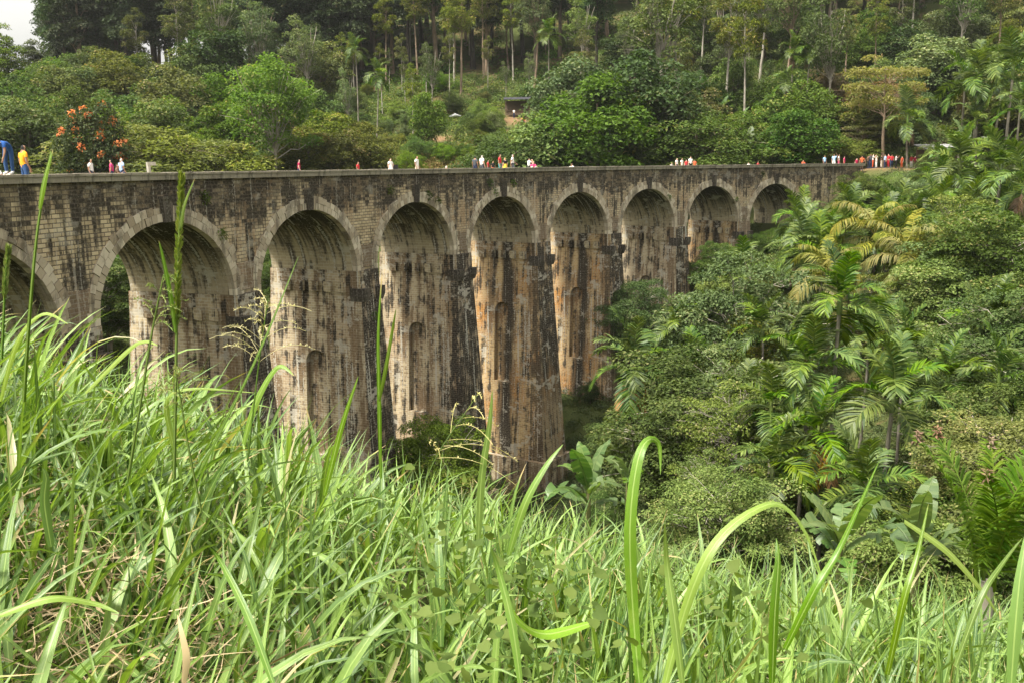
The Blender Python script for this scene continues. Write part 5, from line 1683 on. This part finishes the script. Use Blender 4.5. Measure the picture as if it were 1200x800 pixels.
def path3(pts, n=16):
    """smooth 3D polyline through (px, py, Y) points"""
    A = np.array([at(*p) for p in pts]); k = len(A)
    t = np.linspace(0, k - 1, n); out = []
    for q in t:
        i = min(int(q), k - 2); f = q - i
        p0, p1, p2, p3 = A[max(i - 1, 0)], A[i], A[i + 1], A[min(i + 2, k - 1)]
        out.append(.5 * ((2 * p1) + (-p0 + p2) * f + (2 * p0 - 5 * p1 + 4 * p2 - p3) * f ** 2 + (-p0 + 3 * p1 - 3 * p2 + p3) * f ** 3))
    return np.array(out)


def strip(buf, P, W, nrm, var, fold=.3, base=.5):
    n = len(P); t = np.linspace(0, 1, n)
    tg = unit(np.gradient(P, axis=0))
    nv = np.asarray(nrm, float)
    side = unit(np.cross(tg, nv)); up = np.cross(side, tg)
    w = W * np.minimum(1, base + 1.8 * t) * (1 - t ** 1.9) ** .9 + .0008
    V = np.stack([P - side * (w / 2)[:, None] - up * (w * fold / 2)[:, None], P, P + side * (w / 2)[:, None] - up * (w * fold / 2)[:, None]], 1)
    k = np.arange(n - 1)[:, None] * 3; c = np.arange(2)[None]
    f = np.stack([k + c, k + c + 1, k + c + 4, k + c + 3], -1).reshape(-1, 4)
    uu = np.tile(np.array([0, .5, 1.0]), n); vv = np.repeat(t, 3)
    buf.add(V.reshape(-1, 3), f, var, 0, np.stack([uu[f], vv[f]], -1).reshape(-1, 2))


def big_blade(pts, W, var, label, nrm=(0, -.8, .6), leaf='grass', name='grass_blade', base=.5):
    b = Buf(); P = path3(pts, 22)
    root = P[0].copy(); strip(b, P - root, W * .78, nrm, var, base=base)
    o = link(name, b.mesh(name, [LEAF[leaf]], True), None, root)
    return tag(o, label, 'grass blade', 'single tall grass blades')


big_blade([(752, 830, 2.5), (742, 720, 2.58), (738, 620, 2.6), (746, 545, 2.65), (758, 516, 2.7), (772, 520, 2.72), (774, 556, 2.7)], .050, .55, 'broad pale blade with its tip folded over, tallest right of the piers', (-.3, -.9, .3))
big_blade([(770, 840, 2.42), (795, 740, 2.48), (820, 668, 2.5), (850, 622, 2.55), (890, 594, 2.6), (918, 592, 2.65), (945, 625, 2.65), (968, 690, 2.6)], .040, .85, 'broad pale blade arching over to the right below the palms', (0, -.6, .8))
big_blade([(560, 640, 3.2), (564, 560, 3.2), (573, 500, 3.2), (577, 456, 3.2)], .040, .45, 'tall pointed blade standing in front of the tall pier base', (-.4, -.9, .1))
big_blade([(596, 650, 3.1), (615, 590, 3.1), (640, 545, 3.15), (660, 520, 3.2)], .038, .6, 'pointed blade leaning right beside the tall pointed one', (-.3, -.9, .2))
big_blade([(446, 560, 3.6), (444, 470, 3.6), (443, 390, 3.6), (448, 318, 3.6)], .024, .35, 'thin tall upright blade in front of the third arch pier', (-.3, -.9, .1))
big_blade([(444, 470, 3.58), (452, 430, 3.5), (460, 385, 3.45), (464, 362, 3.4)], .022, .5, 'short leaf on the thin tall upright blade', (-.3, -.9, .1))
big_blade([(800, 800, 1.9), (790, 720, 1.95), (782, 660, 2.0), (779, 610, 2.0)], .03, .6, 'upright blade at the bottom centre right', (.3, -.9, .1))
big_blade([(905, 800, 1.7), (908, 720, 1.72), (912, 660, 1.75), (910, 630, 1.78)], .028, .3, 'thick blunt stem like blade standing below the arching blade', (.2, -.95, .1))
big_blade([(920, 760, 2.0), (955, 690, 2.0), (985, 640, 2.05), (1030, 540, 2.1)], .026, .5, 'long straight blade slanting right up to the bare palm trunk', (-.2, -.9, .3))
big_blade([(1040, 790, 2.0), (1060, 700, 2.0), (1075, 650, 2.05), (1088, 590, 2.1)], .022, .45, 'straight blade pointing to the dark bush', (-.2, -.9, .3))
big_blade([(1185, 800, 1.6), (1190, 730, 1.62), (1196, 670, 1.65), (1206, 610, 1.7)], .032, .6, 'wide blade rising at the lower right corner', (-.4, -.9, .2))
big_blade([(1060, 610, 2.3), (1110, 645, 2.3), (1150, 690, 2.3), (1170, 720, 2.3)], .026, .8, 'pale blade leaning down across the young palm', (0, -.7, .7))
big_blade([(1120, 780, 1.8), (1150, 700, 1.85), (1175, 660, 1.9), (1198, 630, 1.95)], .018, .3, 'narrow blade crossing the young palm', (-.2, -.9, .3))
big_blade([(690, 730, 2.2), (640, 742, 2.15), (610, 728, 2.1), (590, 700, 2.1)], .04, .9, 'broad pale blade lying across the bottom centre', (0, -.5, .85))
big_blade([(610, 800, 1.9), (600, 730, 1.95), (585, 670, 2.0), (575, 640, 2.0)], .026, .55, 'broad blade rising in the bottom centre', (.2, -.9, .3))
big_blade([(320, 800, 1.9), (290, 720, 2.0), (260, 660, 2.1), (245, 640, 2.1)], .024, .3, 'green blade leaning left in the lower left grass', (.3, -.8, .5))
big_blade([(215, 800, 1.8), (218, 770, 1.8), (212, 740, 1.82), (208, 720, 1.85)], .022, .5, 'short dead tan blade in the lower left grass', (0, -1, .2), 'straw')
big_blade([(60, 640, 2.6), (52, 590, 2.6), (54, 560, 2.6), (50, 548, 2.6)], .04, .3, 'short wide spotted blade at the left', (.2, -1, .1))
big_blade([(0, 720, 2.2), (60, 700, 2.25), (110, 706, 2.3), (140, 718, 2.3)], .035, .8, 'pale blade lying level at the left edge', (0, -.4, .9))
big_blade([(285, 520, 4.0), (300, 470, 4.0), (325, 430, 4.0), (345, 440, 3.95)], .045, .75, 'broad pale blade with bent tip below the second arch', (-.2, -.8, .5))
big_blade([(205, 530, 3.6), (195, 470, 3.6), (225, 455, 3.55), (300, 460, 3.5)], .03, .65, 'arched blade at left of the second pier', (0, -.6, .8))
big_blade([(0, 470, 4.2), (20, 400, 4.2), (50, 368, 4.2), (80, 380, 4.15)], .04, .8, 'pale arched blade in front of the leftmost arch', (0, -.7, .7))
big_blade([(100, 460, 4.4), (150, 410, 4.4), (170, 400, 4.35), (185, 405, 4.3)], .04, .8, 'pale arched blade below the first full arch', (0, -.7, .7))
big_blade([(230, 560, 3.4), (300, 420, 3.4), (350, 300, 3.45), (330, 380, 3.45)][:3], .016, .3, 'narrow blade slanting across the second pier', (-.2, -.9, .3))
big_blade([(380, 580, 3.2), (400, 500, 3.2), (420, 440, 3.2), (470, 545, 3.1)][:3], .03, .5, 'wide blade pointing at the second niche', (-.2, -.9, .3))


def stalk(pts, r, label, seed, head=None, leaf=None, spread=None):
    """one flowering stem: culm + seed head (+ leaf)"""
    P = path3(pts, 24); root = P[0].copy(); P = P - root
    o = empty('seed_stalk', root, label, 'grass stalk', 'flowering grass stalks')
    b = Buf(); tube(b, P, np.linspace(r, r * .45, len(P)), 6, 0, .3)
    link('culm', b.mesh('culm', [LEAF['grass']], True), o)
    rg = np.random.default_rng(seed)
    if head is not None:
        n0 = int(len(P) * head[0]); H = P[n0:]
        b = Buf(); n = head[2]
        t = rg.random(n); q = np.stack([np.interp(t, np.linspace(0, 1, len(H)), H[:, k]) for k in range(3)], 1)
        ax = unit(H[-1] - H[0]); d = unit(rg.normal(size=(n, 3))); d = unit(d - ax * (d @ ax)[:, None])
        rad = head[1] * (np.sin(np.clip(t * .9 + .08, 0, 1) * PI) ** .5)
        leaf_quads(b, q + d * (rad * .3)[:, None], unit(d * .6 + ax), unit(np.cross(d, ax)), head[1] * (1.0 + rg.random(n)), np.full(n, head[1] * .4), rg.random(n))
        link('seed_head', b.mesh('seed_head', [LEAF['seed']]), o)
    if spread is not None:
        n0, nb, Lb, mat, rr = spread
        b = Buf(); k0 = int(len(P) * n0)
        ax = unit(P[-1] - P[k0])
        for i in range(nb):
            a = P[k0 + int((len(P) - 1 - k0) * i / nb)]
            d = unit(rg.normal(size=3)); d = unit(d - ax * (d @ ax))
            L = Lb * (1 - .55 * i / nb) * (.7 + .5 * rg.random())
            t = np.linspace(0, 1, 8)[:, None]
            Q = a + (ax * .75 + d * .9) * L * t + np.array([0, 0, -1]) * L * .55 * t ** 2.2
            tube(b, Q, rr, 4, 0, rg.random(), cap=False)
            m = 16
            u = .25 + .75 * rg.random(m)
            q = np.stack([np.interp(u, t[:, 0], Q[:, k]) for k in range(3)], 1)
            dd = unit(rg.normal(size=(m, 3)) + ax)
            leaf_quads(b, q, dd, unit(rg.normal(size=(m, 3))), rr * (7 + 7 * rg.random(m)), np.full(m, rr * 4), rg.random(m))
        link('panicle', b.mesh('panicle', [LEAF[mat]]), o)
    if leaf:
        for lp, W in leaf:
            b = Buf(); Q = path3(lp, 12) - root; strip(b, Q, W, (-.3, -.9, .2), .4); link('leaf', b.mesh('stalk_leaf', [LEAF['grass']], True), o)
    return o


stalk([(204, 560, 3.4), (206, 450, 3.4), (208, 330, 3.42), (213, 205, 3.45)], .007, 'tallest stalk with dense upright green seed spike before the first arch', 1, (.52, .0135, 900), [([(205, 390, 3.4), (198, 340, 3.38), (190, 300, 3.36), (186, 282, 3.35)], .022), ([(211, 270, 3.43), (216, 240, 3.4), (228, 210, 3.38)], .016)])
stalk([(28, 470, 3.2), (34, 380, 3.2), (44, 270, 3.22), (60, 178, 3.25)], .007, 'bare stalk ending in a rolled leaf spear at the left over the parapet', 2, None, [([(46, 245, 3.22), (50, 220, 3.22), (56, 195, 3.23), (62, 176, 3.24)], .024)])
stalk([(150, 560, 3.4), (165, 470, 3.4), (178, 390, 3.4), (192, 322, 3.4)], .006, 'green stalk with loose branching seed head below the first arch', 3, None, None, (.70, 14, .16, 'seed', .0012))
stalk([(290, 540, 3.6), (298, 470, 3.6), (306, 405, 3.6), (314, 352, 3.6)], .004, 'thin stalk with hazy straw coloured panicle before the second pier', 4, None, None, (.55, 26, .24, 'panicle', .0010))
stalk([(470, 640, 3.2), (500, 560, 3.2), (520, 520, 3.2), (560, 462, 3.2)], .003, 'thin stalk with sparse open panicle before the dark pier', 5, None, None, (.5, 12, .26, 'panicle', .0009))
stalk([(2, 420, 3.6), (4, 380, 3.6), (6, 330, 3.6), (10, 290, 3.6)], .006, 'green seed spike at the very left edge', 6, (.5, .012, 400))
stalk([(236, 600, 2.8), (220, 520, 2.8), (212, 470, 2.8), (205, 430, 2.8)], .004, 'short stalk with branching green seed head low in the left grass', 7, None, None, (.6, 12, .12, 'seed', .0011))

# ------------------------------------------------------------------ sky, sun, air, camera
SUN_EL, SUN_ROT = R_(66), R_(235)
w = bpy.data.worlds.new('World'); bpy.context.scene.world = w; w.use_nodes = True
nt = w.node_tree
for n in list(nt.nodes): nt.nodes.remove(n)
g = G(nt)
sky = g.n('ShaderNodeTexSky', sky_type='NISHITA'); sky.sun_disc = False; sky.sun_elevation = SUN_EL; sky.sun_rotation = SUN_ROT
sky.air_density = 1.2; sky.dust_density = 5.0; sky.ozone_density = 1.0
hs = g.n('ShaderNodeHueSaturation'); hs.inputs['Saturation'].default_value = .12; nt.links.new(sky.outputs[0], hs.inputs['Color'])
bg = g.n('ShaderNodeBackground'); bg.inputs['Strength'].default_value = .13; nt.links.new(g.mix(1.0, hs.outputs[0], (1.0, .975, .92, 1), 'MULTIPLY'), bg.inputs[0])
out = g.n('ShaderNodeOutputWorld'); nt.links.new(bg.outputs[0], out.inputs[0])
sl = bpy.data.lights.new('sun', 'SUN'); sl.energy = 3.9; sl.angle = R_(8); sl.color = (1, .955, .86)
so = bpy.data.objects.new('sun', sl); C.objects.link(so)
dv = Vector((math.sin(SUN_ROT) * math.cos(SUN_EL), math.cos(SUN_ROT) * math.cos(SUN_EL), math.sin(SUN_EL)))
so.rotation_euler = dv.to_track_quat('Z', 'Y').to_euler(); so.location = (0, 0, 150)

HAZE = 0.0001
if HAZE:
    b = Buf(); box(b, (-440, -90, -75), (440, 655, 125))
    m, nt, out = new_mat('haze air'); g = G(nt)
    pv = g.n('ShaderNodeVolumePrincipled'); pv.inputs['Color'].default_value = (.92, .93, .92, 1); pv.inputs['Density'].default_value = HAZE
    pv.inputs['Anisotropy'].default_value = .3
    nt.links.new(pv.outputs[0], out.inputs['Volume'])
    o = link('haze', b.mesh('haze', [m])); o['kind'] = 'stuff'; o['label'] = 'thin pale haze in the valley air'
    o.display_type = 'WIRE'

cam = bpy.data.cameras.new('camera'); cam.sensor_width = 36; cam.lens = F / 1200 * 36; cam.clip_start = .05; cam.clip_end = 3000
co = bpy.data.objects.new('camera', cam); C.objects.link(co)
co.matrix_world = Matrix.Rotation(PI / 2 - PITCH, 4, 'X') @ Matrix.Rotation(ROLL, 4, 'Z')
S = bpy.context.scene
S.camera = co
S.view_settings.view_transform = 'Standard'; S.view_settings.look = 'None'; S.view_settings.gamma = 1
S.view_settings.exposure = 1.36
S.render.engine = 'CYCLES'
S.cycles.max_bounces = 4; S.cycles.diffuse_bounces = 2; S.cycles.glossy_bounces = 1; S.cycles.transmission_bounces = 2
S.cycles.volume_bounces = 0; S.cycles.transparent_max_bounces = 4
S.cycles.use_denoising = True
S.cycles.use_adaptive_sampling = True; S.cycles.adaptive_threshold = .02
S.cycles.caustics_reflective = False; S.cycles.caustics_refractive = False
